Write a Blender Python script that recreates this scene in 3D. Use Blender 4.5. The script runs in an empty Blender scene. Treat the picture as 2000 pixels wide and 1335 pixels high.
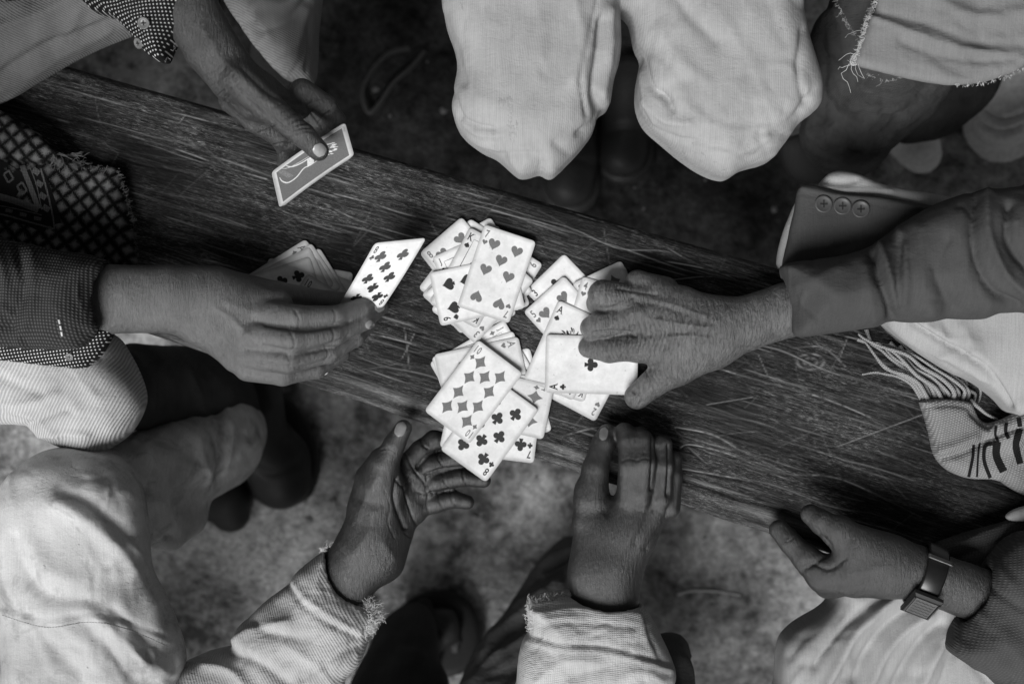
import bpy, math, random
import numpy as np
from mathutils import Vector
from mathutils.bvhtree import BVHTree

random.seed(7); RNG = np.random.default_rng(7)
S = bpy.context.scene
COL = S.collection

# ------------------------------------------------------------------ camera, sky, sun, exposure
BENCH = 0.45            # height of the bench top above the ground
CAM = BENCH + 1.5
cam = bpy.data.cameras.new('camera'); cam.lens = 50; cam.sensor_width = 36
cam.clip_start = 0.05; cam.clip_end = 200
cam.dof.use_dof = True; cam.dof.focus_distance = 1.44; cam.dof.aperture_fstop = 3.0
co = bpy.data.objects.new('camera', cam); COL.objects.link(co)
co.location = (0, 0, CAM); S.camera = co

SUN = Vector((-0.32, -0.62, 0.88)).normalized()
world = bpy.data.worlds.new('World'); S.world = world; world.use_nodes = True
wn = world.node_tree.nodes; wl = world.node_tree.links
sky = wn.new('ShaderNodeTexSky'); sky.sky_type = 'NISHITA'; sky.sun_disc = False
sky.sun_elevation = math.asin(SUN.z); sky.sun_rotation = math.atan2(SUN.x, SUN.y)
bw = wn.new('ShaderNodeRGBToBW')          # a black-and-white photograph: the sky keeps its brightness, loses its hue
wl.new(sky.outputs[0], bw.inputs[0]); wl.new(bw.outputs[0], wn['Background'].inputs[0])
wn['Background'].inputs[1].default_value = 0.05
sl = bpy.data.lights.new('sun', 'SUN'); sl.energy = 5.0; sl.angle = math.radians(34)
so = bpy.data.objects.new('sun', sl); COL.objects.link(so)
so.rotation_euler = SUN.to_track_quat('Z', 'Y').to_euler(); so.location = (-2, -2, 5)
S.view_settings.view_transform = 'Standard'; S.view_settings.look = 'None'
S.view_settings.gamma = 1; S.view_settings.use_curve_mapping = False
S.view_settings.exposure = 0.05

# ------------------------------------------------------------------ placing: photo point + height above the bench -> metres
def W(px, py, h=0.0):
    z = BENCH + h / 1000.0
    s = (CAM - z) / 1.5 * 0.00054
    return ((px - 1000) * s, (667.5 - py) * s, z)
def RS(h): return (1500.0 - h) / 1500.0 * 0.00054
def toP(v):
    s = (CAM - v[:, 2]) / 1.5 * 0.00054
    return np.stack([1000 + v[:, 0] / s, 667.5 - v[:, 1] / s], 1)

ORG = {}
def empty(name, loc, label, cat, group=None):
    o = bpy.data.objects.new(name, None); COL.objects.link(o); o.location = loc
    o['label'] = label; o['category'] = cat
    if group: o['group'] = group
    ORG[o.name] = Vector(loc); o.empty_display_size = 0.05
    return o
def tag(o, label=None, cat=None, group=None, kind=None):
    for k, v in (('label', label), ('category', cat), ('group', group), ('kind', kind)):
        if v: o[k] = v
    return o
def mesh_obj(name, verts, faces, mat, parent=None, smooth=True, loc=None):
    """verts in world metres; the object's own origin is its parent's, or loc"""
    org = ORG[parent.name] if parent is not None else Vector(loc) if loc is not None else Vector((0, 0, 0))
    verts = np.asarray(verts, dtype=np.float64).reshape(-1, 3) - np.array(org)
    me = bpy.data.meshes.new(name)
    if isinstance(faces, np.ndarray):
        n = len(faces); k = faces.shape[1]
        me.vertices.add(len(verts)); me.vertices.foreach_set('co', verts.ravel())
        me.loops.add(n * k); me.loops.foreach_set('vertex_index', faces.ravel().astype(np.int32))
        me.polygons.add(n); me.polygons.foreach_set('loop_start', np.arange(0, n * k, k, dtype=np.int32))
        me.update(calc_edges=True); me.validate()
    else:
        me.from_pydata(verts.tolist(), [], faces); me.update()
    for m in (mat if isinstance(mat, (list, tuple)) else [mat]): me.materials.append(m)
    if smooth: me.polygons.foreach_set('use_smooth', [True] * len(me.polygons))
    o = bpy.data.objects.new(name, me); COL.objects.link(o)
    if parent is not None: o.parent = parent
    else: o.location = org
    ORG[o.name] = org
    return o

# ------------------------------------------------------------------ materials
class NT:
    def __init__(s, name):
        s.m = bpy.data.materials.new(name); s.m.use_nodes = True
        s.n = s.m.node_tree.nodes; s.l = s.m.node_tree.links; s.b = s.n['Principled BSDF']
        s.pos = s.n.new('ShaderNodeNewGeometry').outputs['Position']
    def node(s, t, **kw):
        n = s.n.new(t)
        for k, v in kw.items(): setattr(n, k, v)
        return n
    def put(s, sock, v):
        if isinstance(v, bpy.types.NodeSocket): s.l.new(v, sock)
        elif isinstance(v, (int, float)) and sock.type == 'RGBA': sock.default_value = (v, v, v, 1)
        else: sock.default_value = v
    def mapping(s, scale=(1, 1, 1), rot=0.0, src=None, rotv=None):
        m = s.node('ShaderNodeMapping'); s.put(m.inputs[0], src or s.pos)
        m.inputs[2].default_value = rotv or (0, 0, math.radians(rot)); m.inputs[3].default_value = scale
        return m.outputs[0]
    def noise(s, vec, scale, detail=4, rough=.55, dist=0.0):
        n = s.node('ShaderNodeTexNoise'); s.put(n.inputs['Vector'], vec)
        n.inputs['Scale'].default_value = scale; n.inputs['Detail'].default_value = detail
        n.inputs['Roughness'].default_value = rough; n.inputs['Distortion'].default_value = dist
        return n.outputs[0]
    def ramp(s, fac, a, b, va=0.0, vb=1.0):
        n = s.node('ShaderNodeMapRange'); s.put(n.inputs[0], fac)
        n.inputs[1].default_value = a; n.inputs[2].default_value = b
        n.inputs[3].default_value = va; n.inputs[4].default_value = vb
        return n.outputs[0]
    def math(s, op, a, b=0.0, clamp=False):
        n = s.node('ShaderNodeMath', operation=op, use_clamp=clamp); s.put(n.inputs[0], a); s.put(n.inputs[1], b)
        return n.outputs[0]
    def mix(s, f, a, b):
        n = s.node('ShaderNodeMix', data_type='FLOAT'); s.put(n.inputs[0], f); s.put(n.inputs[2], a); s.put(n.inputs[3], b)
        return n.outputs[0]
    def wave(s, vec, scale, dist=0.0, profile='SIN', dscale=1.0):
        n = s.node('ShaderNodeTexWave', wave_profile=profile); s.put(n.inputs[0], vec)
        n.inputs[1].default_value = scale; n.inputs[2].default_value = dist; n.inputs[4].default_value = dscale
        return n.outputs[1]
    def voro(s, vec, scale, feature='DISTANCE_TO_EDGE', rnd=1.0, dim='3D', dist='EUCLIDEAN'):
        n = s.node('ShaderNodeTexVoronoi', feature=feature, voronoi_dimensions=dim)
        if dist != 'EUCLIDEAN': n.distance = dist; s.put(n.inputs['Vector'], vec)
        n.inputs['Scale'].default_value = scale; n.inputs['Randomness'].default_value = rnd
        return n.outputs[0]
    def attr(s, name): return s.node('ShaderNodeAttribute', attribute_name=name).outputs['Fac']
    def bump(s, h, dist, strength=1.0):
        n = s.node('ShaderNodeBump'); s.put(n.inputs['Height'], h)
        n.inputs['Distance'].default_value = dist; n.inputs['Strength'].default_value = strength
        prev = s.b.inputs['Normal'].links
        if prev: s.l.new(prev[0].from_socket, n.inputs['Normal'])
        s.l.new(n.outputs[0], s.b.inputs['Normal'])
    def done(s, col, rough=.8, spec=.3):
        c = s.node('ShaderNodeCombineColor'); 
        for i in range(3): s.put(c.inputs[i], col)
        s.l.new(c.outputs[0], s.b.inputs['Base Color'])
        s.put(s.b.inputs['Roughness'], rough); s.b.inputs['Specular IOR Level'].default_value = spec
        return s.m

def plain(name, v, rough=.6, spec=.3, var=.15, metal=0.0):
    t = NT(name); n = t.noise(t.pos, 180, 3)
    if metal: t.b.inputs['Metallic'].default_value = metal
    return t.done(t.ramp(n, .3, .7, v * (1 - var), v * (1 + var)), rough, spec)

def cloth(name, v, kind='weave', rot=0.0, pitch=.0012, depth=.0004, stain=0.0, wrinkle=.5, var=.12, contrast=.25, fuzz=0.0, weft=1.0):
    """kind: cord (ribs), weave, twill, plain"""
    t = NT(name)
    warp = t.noise(t.pos, 14, 2)
    wob = t.node('ShaderNodeVectorMath', operation='ADD'); t.put(wob.inputs[0], t.pos)
    sc = t.node('ShaderNodeVectorMath', operation='SCALE'); nn = t.node('ShaderNodeTexNoise'); t.put(nn.inputs['Vector'], t.pos)
    nn.inputs['Scale'].default_value = 11; nn.inputs['Detail'].default_value = 1.5
    t.put(sc.inputs[0], nn.outputs[1]); sc.inputs['Scale'].default_value = .018
    t.put(wob.inputs[1], sc.outputs[0]); P = wob.outputs[0]
    k = 1 / pitch / 20.0 * 2 * math.pi / (2 * math.pi)
    f = 2 * math.pi / pitch / 20 / 1.0        # Wave texture: bands of period 2*pi/20/scale
    if kind == 'cord':
        pat = t.wave(t.mapping(rot=rot, src=P), f / 1.0, 0.3)
        soft = t.noise(t.mapping((60, 900, 60), rot=rot), 1, 2); pat = t.mix(.25, pat, soft)
    elif kind == 'weave':
        a = t.wave(t.mapping(rot=rot, src=P), f); b = t.wave(t.mapping(rot=rot + 90, src=P), f * weft)
        pat = t.math('MULTIPLY', a, b)
    elif kind == 'twill':
        a = t.wave(t.mapping(rot=rot, src=P), f); b = t.wave(t.mapping(rot=rot + 60, src=P), f * 1.3)
        pat = t.math('MULTIPLY', a, b)
    else:
        pat = t.noise(t.pos, 900, 2)
    streak = t.noise(t.mapping((900, 25, 60), rot=rot), 1, 3)
    blot = t.noise(t.pos, 16, 5, .6)
    c = t.ramp(pat, 0, 1, v * (1 - contrast), v * (1 + contrast * .5))
    c = t.math('MULTIPLY', c, t.ramp(blot, .3, .7, 1 - var, 1 + var))
    c = t.math('MULTIPLY', c, t.ramp(streak, .25, .75, .90, 1.08))
    if stain:
        st = t.noise(t.pos, 15, 7, .68, .8)
        c = t.math('MULTIPLY', c, t.ramp(st, .52, .68, 1, 1 - stain))
        sp = t.noise(t.pos, 130, 3, .6)
        c = t.math('MULTIPLY', c, t.ramp(sp, .70, .76, 1, 1 - stain * .9))
    t.bump(t.noise(t.pos, 28, 4, .55, .4), .010, wrinkle * .35)
    t.bump(t.noise(t.mapping((1, 2.2, 1), rot=rot + 35), 75, 5, .6, 1.2), .0035, wrinkle * .45)
    t.bump(pat, depth, .7)
    t.bump(t.noise(t.pos, 700, 2), .0003, .4)
    return t.done(c, .92, .1)

def skin(name, v, wr=1.0, rot=0.0, spec=.45, rough=.48):
    spec = .85; rough = .43
    t = NT(name)
    big = t.noise(t.pos, 26, 4, .6); fine = t.noise(t.pos, 260, 4, .6)
    ridg = t.noise(t.mapping((420, 70, 200), rot=rot), 1, 4, .6, .8)
    cell = t.voro(t.mapping((1.6, .7, 1), rot=rot), 420)
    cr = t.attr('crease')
    c = t.ramp(big, .3, .7, v * .72, v * 1.22)
    c = t.math('MULTIPLY', c, t.ramp(fine, .3, .7, .88, 1.1))
    c = t.math('MULTIPLY', c, t.ramp(ridg, .35, .55, 1 - .30 * wr, 1)); c = t.math('MULTIPLY', c, t.ramp(cell, 0, .12, 1 - .25 * min(1, wr), 1))
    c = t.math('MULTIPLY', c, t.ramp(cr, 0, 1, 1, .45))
    t.bump(ridg, .0022 * wr, .7); t.bump(cell, .0009, .55 * min(1, wr + .35)); t.bump(t.noise(t.pos, 60, 3), .004 * wr, .35); t.bump(fine, .0004, .7)
    t.b.inputs['Subsurface Weight'].default_value = 0.0
    return t.done(c, t.ramp(fine, .3, .7, rough - .08, rough + .12), spec)

# ------------------------------------------------------------------ sculpting: smooth unions of limbs and pads on a grid, then surface nets
def catmull(pts, n=6, closed=True):
    P = np.asarray(pts, float); N = len(P); out = []
    rng = range(N) if closed else range(N - 1)
    for i in rng:
        if closed: p0, p1, p2, p3 = P[(i - 1) % N], P[i], P[(i + 1) % N], P[(i + 2) % N]
        else: p0, p1, p2, p3 = P[max(i - 1, 0)], P[i], P[i + 1], P[min(i + 2, N - 1)]
        for j in range(n):
            t = j / n
            out.append(.5 * ((2 * p1) + (-p0 + p2) * t + (2 * p0 - 5 * p1 + 4 * p2 - p3) * t * t + (-p0 + 3 * p1 - 3 * p2 + p3) * t ** 3))
    if not closed: out.append(P[-1])
    return np.array(out)
def seg_d2(X, Y, a, b):
    ab = b - a; L = (ab ** 2).sum() + 1e-12
    t = np.clip(((X - a[0]) * ab[0] + (Y - a[1]) * ab[1]) / L, 0, 1)
    return (X - a[0] - t * ab[0]) ** 2 + (Y - a[1] - t * ab[1]) ** 2

class Sculpt:
    def __init__(s, vox, lo, hi):
        s.v = vox; s.lo = np.array(lo, np.float32)
        s.n = np.ceil((np.array(hi) - lo) / vox).astype(int) + 1
        s.F = np.full(s.n, 0.05, np.float32)
    def box(s, lo, hi):
        a = np.clip(np.floor((lo - s.lo) / s.v).astype(int), 0, s.n - 1); b = np.clip(np.ceil((hi - s.lo) / s.v).astype(int) + 1, 1, s.n)
        ax = [(s.lo[i] + s.v * np.arange(a[i], b[i])).astype(np.float32) for i in range(3)]
        sl = tuple(slice(a[i], b[i]) for i in range(3))
        return sl, ax[0][:, None, None], ax[1][None, :, None], ax[2][None, None, :]
    def merge(s, sl, d, k, cut=False):
        f = s.F[sl]
        if f.size == 0: return
        if cut: d = -d; h = np.maximum(k - np.abs(f - d), 0) / k; s.F[sl] = np.maximum(f, d) + h * h * k * .25
        else: h = np.maximum(k - np.abs(f - d), 0) / k; s.F[sl] = np.minimum(f, d) - h * h * k * .25
    def chain(s, pts, k=4, cut=False, flat=1.0):
        """pts: (px, py, height mm, radius px); k blend mm"""
        k /= 1000; P = [np.array(W(p[0], p[1], p[2]), np.float32) for p in pts]; R = [p[3] * RS(p[2]) for p in pts]
        if len(P) == 1: P.append(P[0] + 1e-5); R.append(R[0])
        P = np.array(P); m = max(R) + k + .006
        sl, X, Y, Z = s.box(P.min(0) - m, P.max(0) + m); D = None
        for i in range(len(P) - 1):
            a, b = P[i], P[i + 1]; ab = b - a; L = float((ab ** 2).sum()) + 1e-12
            t = np.clip(((X - a[0]) * ab[0] + (Y - a[1]) * ab[1] + (Z - a[2]) * ab[2]) / L, 0, 1)
            d = np.sqrt((X - a[0] - t * ab[0]) ** 2 + (Y - a[1] - t * ab[1]) ** 2 + ((Z - a[2] - t * ab[2]) / flat) ** 2) - (R[i] + t * (R[i + 1] - R[i]))
            if D is None: D = d
            else:
                kk = .003; h = np.maximum(kk - np.abs(D - d), 0) / kk; D = np.minimum(D, d) - h * h * kk * .25
        s.merge(sl, D, k, cut); return s
    def pad(s, poly, h, half, R, k=8, gx=0.0, gy=0.0, ref=None, cut=False, n=5):
        """rounded slab with the outline poly (photo points) at height h mm; gx, gy: slope mm per px away from ref"""
        k /= 1000; half /= 1000; R /= 1000; R = min(R, half)
        c = catmull(poly, n); ref = ref or c.mean(0)
        zz = h + gx * (c[:, 0] - ref[0]) + gy * (c[:, 1] - ref[1])
        P = np.array([W(a[0], a[1], z) for a, z in zip(c, zz)], np.float32)
        m = k + .006
        lo = P.min(0) - m; hi = P.max(0) + m; lo[2] -= half; hi[2] += half
        sl, X, Y, Z = s.box(lo, hi)
        if X.size == 0 or Y.size == 0: return s
        x2, y2 = X[:, :, 0], Y[:, :, 0]; N = len(P); d2 = None; inside = np.zeros((X.shape[0], Y.shape[1]), bool)
        for i in range(N):
            a, b = P[i, :2], P[(i + 1) % N, :2]
            q = seg_d2(x2, y2, a, b); d2 = q if d2 is None else np.minimum(d2, q)
            if a[1] != b[1]:
                cond = ((a[1] > y2) != (b[1] > y2)) & (x2 < (b[0] - a[0]) * (y2 - a[1]) / (b[1] - a[1]) + a[0])
                inside ^= cond
        d = np.sqrt(d2); d = np.where(inside, -d, d)[:, :, None]
        # plane through the outline
        A = np.c_[P[:, 0], P[:, 1], np.ones(N)]; co_, *_ = np.linalg.lstsq(A, P[:, 2], rcond=None)
        zc = (co_[0] * x2 + co_[1] * y2 + co_[2])[:, :, None]
        q1 = np.maximum(d + R, 0); q2 = np.maximum(np.abs(Z - zc) - (half - R), 0)
        D = np.sqrt(q1 * q1 + q2 * q2) - R
        D = np.where((q1 <= 0) & (q2 <= 0), np.maximum(d, np.abs(Z - zc) - half), D)
        s.merge(sl, D.astype(np.float32), k, cut); return s
    def nets(s):
        F = s.F; F[0], F[-1] = .05, .05; F[:, 0], F[:, -1] = .05, .05; F[:, :, 0], F[:, :, -1] = .05, .05
        F = np.where(np.abs(F) < 1e-7, 1e-7, F); sg = F < 0
        n = np.array(F.shape) - 1
        cnt = sum(sg[i:i + n[0], j:j + n[1], k:k + n[2]].astype(np.int8) for i in (0, 1) for j in (0, 1) for k in (0, 1))
        act = (cnt > 0) & (cnt < 8); I = np.argwhere(act); idx = np.full(act.shape, -1, np.int64); idx[act] = np.arange(len(I))
        acc = np.zeros((len(I), 3)); num = np.zeros(len(I))
        cor = [(i, j, k) for i in (0, 1) for j in (0, 1) for k in (0, 1)]
        val = {c: F[I[:, 0] + c[0], I[:, 1] + c[1], I[:, 2] + c[2]] for c in cor}
        for a in cor:
            for ax in range(3):
                if a[ax]: continue
                b = list(a); b[ax] = 1; b = tuple(b); va, vb = val[a], val[b]; x = (va < 0) != (vb < 0)
                t = np.where(x, va / (va - vb + (va == vb)), 0); p = np.tile(np.array(a, float), (len(I), 1)); p[:, ax] = t
                acc[x] += p[x]; num[x] += 1
        V = s.lo + (I + acc / num[:, None]) * s.v
        faces = []
        for ax in range(3):
            A = [slice(1, -1)] * 3; A[ax] = slice(0, -1); B = list(A); B[ax] = slice(1, None)
            a = sg[tuple(A)]; b = sg[tuple(B)]; X = np.argwhere(a != b)
            if len(X) == 0: continue
            flip = a[tuple(X.T)]; off = np.array([1, 1, 1]); off[ax] = 0; X = X + off
            u, w = [(1, 2), (2, 0), (0, 1)][ax]
            e = np.zeros((4, 3), int); e[1, u] = -1; e[2, u] = -1; e[2, w] = -1; e[3, w] = -1
            q = np.stack([idx[tuple((X + e[i]).T)] for i in range(4)], 1)
            q[~flip] = q[~flip][:, ::-1]; faces.append(q)
        return V, np.concatenate(faces)

def vnormals(V, Fc):
    n = np.zeros_like(V); a, b, c, d = (V[Fc[:, i]] for i in range(4)); fn = np.cross(c - a, d - b)
    for i in range(4): np.add.at(n, Fc[:, i], fn)
    return n / (np.linalg.norm(n, axis=1)[:, None] + 1e-12)
def relax(V, Fc, it, lam=.5):
    N = len(V)
    e = np.concatenate([Fc[:, [0, 1]], Fc[:, [1, 2]], Fc[:, [2, 3]], Fc[:, [3, 0]]])
    deg = np.bincount(e[:, 0], minlength=N) + np.bincount(e[:, 1], minlength=N)
    for _ in range(it):
        A = np.stack([np.bincount(e[:, 0], V[e[:, 1], k], N) + np.bincount(e[:, 1], V[e[:, 0], k], N) for k in range(3)], 1)
        V = V + lam * (A / np.maximum(deg, 1)[:, None] - V)
    return V
def polyd(P, line):
    d = None; T = None
    L = np.asarray(line, float)
    for i in range(len(L) - 1):
        ab = L[i + 1] - L[i]; t = np.clip(((P - L[i]) @ ab) / ((ab ** 2).sum() + 1e-9), 0, 1)
        q = ((P - L[i] - t[:, None] * ab) ** 2).sum(1)
        d = q if d is None else np.minimum(d, q)
    return np.sqrt(d)

def finish(sc, name, mat, parent, folds=(), creases=(), smooth=2, ripple=0.0, loc=None):
    """folds: (points, width px, amount mm, optional sharpness); creases: (points, width px, depth mm)"""
    V, Fc = sc.nets(); V = relax(V, Fc, smooth)
    Nn = vnormals(V, Fc); P = toP(V); up = np.clip(Nn[:, 2] * 1.4 + .25, 0, 1)
    disp = np.zeros(len(V)); FS = 1.0 if 'skin' in mat.name else 1.1
    for f in folds:
        line = catmull(f[0], 5, False) if len(f[0]) > 2 else f[0]
        m = np.ones(len(P), bool); L = np.asarray(line, float); w = f[1]
        m = (P[:, 0] > L[:, 0].min() - 3 * w) & (P[:, 0] < L[:, 0].max() + 3 * w) & (P[:, 1] > L[:, 1].min() - 3 * w) & (P[:, 1] < L[:, 1].max() + 3 * w)
        if not m.any(): continue
        d = polyd(P[m], L) / w
        disp[m] += FS * f[2] / 1000 * (.45 * np.exp(-d * d) + .55 * np.exp(-1.5 * np.sqrt(d * d + .02)))
    if ripple:
        r = np.zeros(len(V))
        for i in range(26):
            k = RNG.normal(size=3); k /= np.linalg.norm(k); wl_ = RNG.uniform(.02, .08)
            r += np.sin(V @ k * 2 * math.pi / wl_ + RNG.uniform(0, 6.3)) * wl_
        disp += r / np.std(r) * ripple / 1000
    V = V + Nn * (disp * np.where(disp != 0, up, 0))[:, None]
    if FS != 1.0: V = relax(V, Fc, 1, .4)
    cr = np.zeros(len(V)); 
    for f in creases:
        line = catmull(f[0], 4, False) if len(f[0]) > 2 else f[0]
        L = np.asarray(line, float); w = f[1]
        m = (P[:, 0] > L[:, 0].min() - 3 * w) & (P[:, 0] < L[:, 0].max() + 3 * w) & (P[:, 1] > L[:, 1].min() - 3 * w) & (P[:, 1] < L[:, 1].max() + 3 * w) & (up > .3)
        if not m.any(): continue
        d = polyd(P[m], L) / w; g = np.exp(-d * d); cr[m] = np.maximum(cr[m], g * min(1, f[2]))
        V[m] -= Nn[m] * (g * f[2] / 1000)[:, None]
    o = mesh_obj(name, V, Fc, mat, parent, loc=loc)
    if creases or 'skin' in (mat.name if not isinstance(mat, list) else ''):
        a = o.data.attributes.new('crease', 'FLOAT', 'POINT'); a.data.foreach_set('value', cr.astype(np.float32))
    o['_keep'] = 1; del o['_keep']
    BV[o.name] = BVHTree.FromPolygons(V.tolist(), Fc.tolist())
    return o
BV = {}
def top(o, x, y, default=None):
    r = BV[o.name].ray_cast(Vector((x, y, CAM - .2)), Vector((0, 0, -1)))
    return (r[0].z, r[1]) if r[0] is not None else (default, Vector((0, 0, 1)))
def hit(o, px, py):
    """the surface point seen at the photo point px, py"""
    d = (Vector(W(px, py, 0)) - Vector((0, 0, CAM))).normalized()
    r = BV[o.name].ray_cast(Vector((0, 0, CAM)) , d)
    return (r[0], r[1]) if r[0] is not None else (None, None)

def bounds(*pp, pad=12):
    """grid bounds from (px, py, h, rpx) points"""
    L = [];
    for px, py, h, r in pp:
        w = np.array(W(px, py, h)); m = r * RS(h) + pad / 1000; L += [w - m, w + m]
    L = np.array(L); return L.min(0), L.max(0)

def tubes(lines, radii, sides=5, taper=.6):
    """lines: list of world polylines -> verts, quad faces"""
    V = []; Fc = []
    for ln, r in zip(lines, radii):
        ln = np.asarray(ln, float); n = len(ln); base = len(V)
        for i in range(n):
            t = ln[min(i + 1, n - 1)] - ln[max(i - 1, 0)]; t /= np.linalg.norm(t) + 1e-9
            u = np.cross(t, (0, 0, 1)); 
            if np.linalg.norm(u) < 1e-3: u = np.array((1., 0, 0))
            u /= np.linalg.norm(u); w = np.cross(u, t); rr = r * (1 - (1 - taper) * i / (n - 1))
            for k in range(sides):
                a = 2 * math.pi * k / sides; V.append(ln[i] + (u * math.cos(a) + w * math.sin(a)) * rr)
        for i in range(n - 1):
            for k in range(sides):
                k2 = (k + 1) % sides; Fc.append([base + i * sides + k, base + i * sides + k2, base + (i + 1) * sides + k2, base + (i + 1) * sides + k])
    return np.array(V), np.array(Fc)
# ------------------------------------------------------------------ ground
def ground():
    t = NT('packed earth')
    a = t.noise(t.pos, 9, 7, .62, .5); b = t.noise(t.pos, 55, 6, .65); c = t.noise(t.pos, 2.2, 3, .5)
    m = t.math('ADD', t.math('MULTIPLY', a, .6), t.math('MULTIPLY', b, .4))
    v = t.ramp(m, .40, .60, .09, .52); v = t.math('MULTIPLY', v, t.ramp(t.noise(t.pos, 160, 4, .7), .35, .65, .7, 1.25)); v = t.math('MULTIPLY', v, t.ramp(c, .3, .7, .8, 1.15))
    sep = t.node('ShaderNodeSeparateXYZ'); t.put(sep.inputs[0], t.pos)     # the shade behind the bench, darkened into the earth colour
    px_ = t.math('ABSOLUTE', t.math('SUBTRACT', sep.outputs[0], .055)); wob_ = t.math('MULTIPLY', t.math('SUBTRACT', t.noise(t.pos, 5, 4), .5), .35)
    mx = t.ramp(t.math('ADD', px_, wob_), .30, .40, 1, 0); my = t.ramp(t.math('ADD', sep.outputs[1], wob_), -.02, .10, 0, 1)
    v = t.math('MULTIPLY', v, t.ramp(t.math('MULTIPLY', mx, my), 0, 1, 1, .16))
    t.bump(b, .012, .7); t.bump(t.noise(t.pos, 300, 3), .002, .6)
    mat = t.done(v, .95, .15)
    n = 60; g = np.linspace(-1, 1, n); g = np.sign(g) * np.abs(g) ** 2.5 * 60
    X, Y = np.meshgrid(g, g, indexing='ij'); Z = .004 * np.sin(X * 7.1 + Y * 3) * np.exp(-(X ** 2 + Y ** 2) / 4)
    V = np.stack([X, Y, Z], -1).reshape(-1, 3); i = np.arange(n - 1)[:, None] * n + np.arange(n - 1)[None]
    F_ = np.stack([i, i + n, i + n + 1, i + 1], -1).reshape(-1, 4)
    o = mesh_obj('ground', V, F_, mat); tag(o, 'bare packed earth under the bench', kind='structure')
    pe = []
    pm = plain('pebble stone', .22, .9)
    V, F_ = [], []
    for k in range(420):
        x, y = RNG.uniform(-1.1, 1.1), RNG.uniform(-.9, .9); r = RNG.uniform(.0015, .006); b0 = len(V)
        for th, ph in [(0, 0), (60, 0), (120, 0), (180, 0), (240, 0), (300, 0)]:
            q = r * RNG.uniform(.8, 1.2); V.append((x + q * math.cos(math.radians(th)), y + q * math.sin(math.radians(th)), .001))
        V.append((x, y, r * .8 + .002))
        for j in range(6): F_.append((b0 + j, b0 + (j + 1) % 6, b0 + 6))
    o = mesh_obj('gravel', V, F_, pm); tag(o, 'small loose stones scattered on the earth', 'gravel', kind='stuff')
ground()

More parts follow.
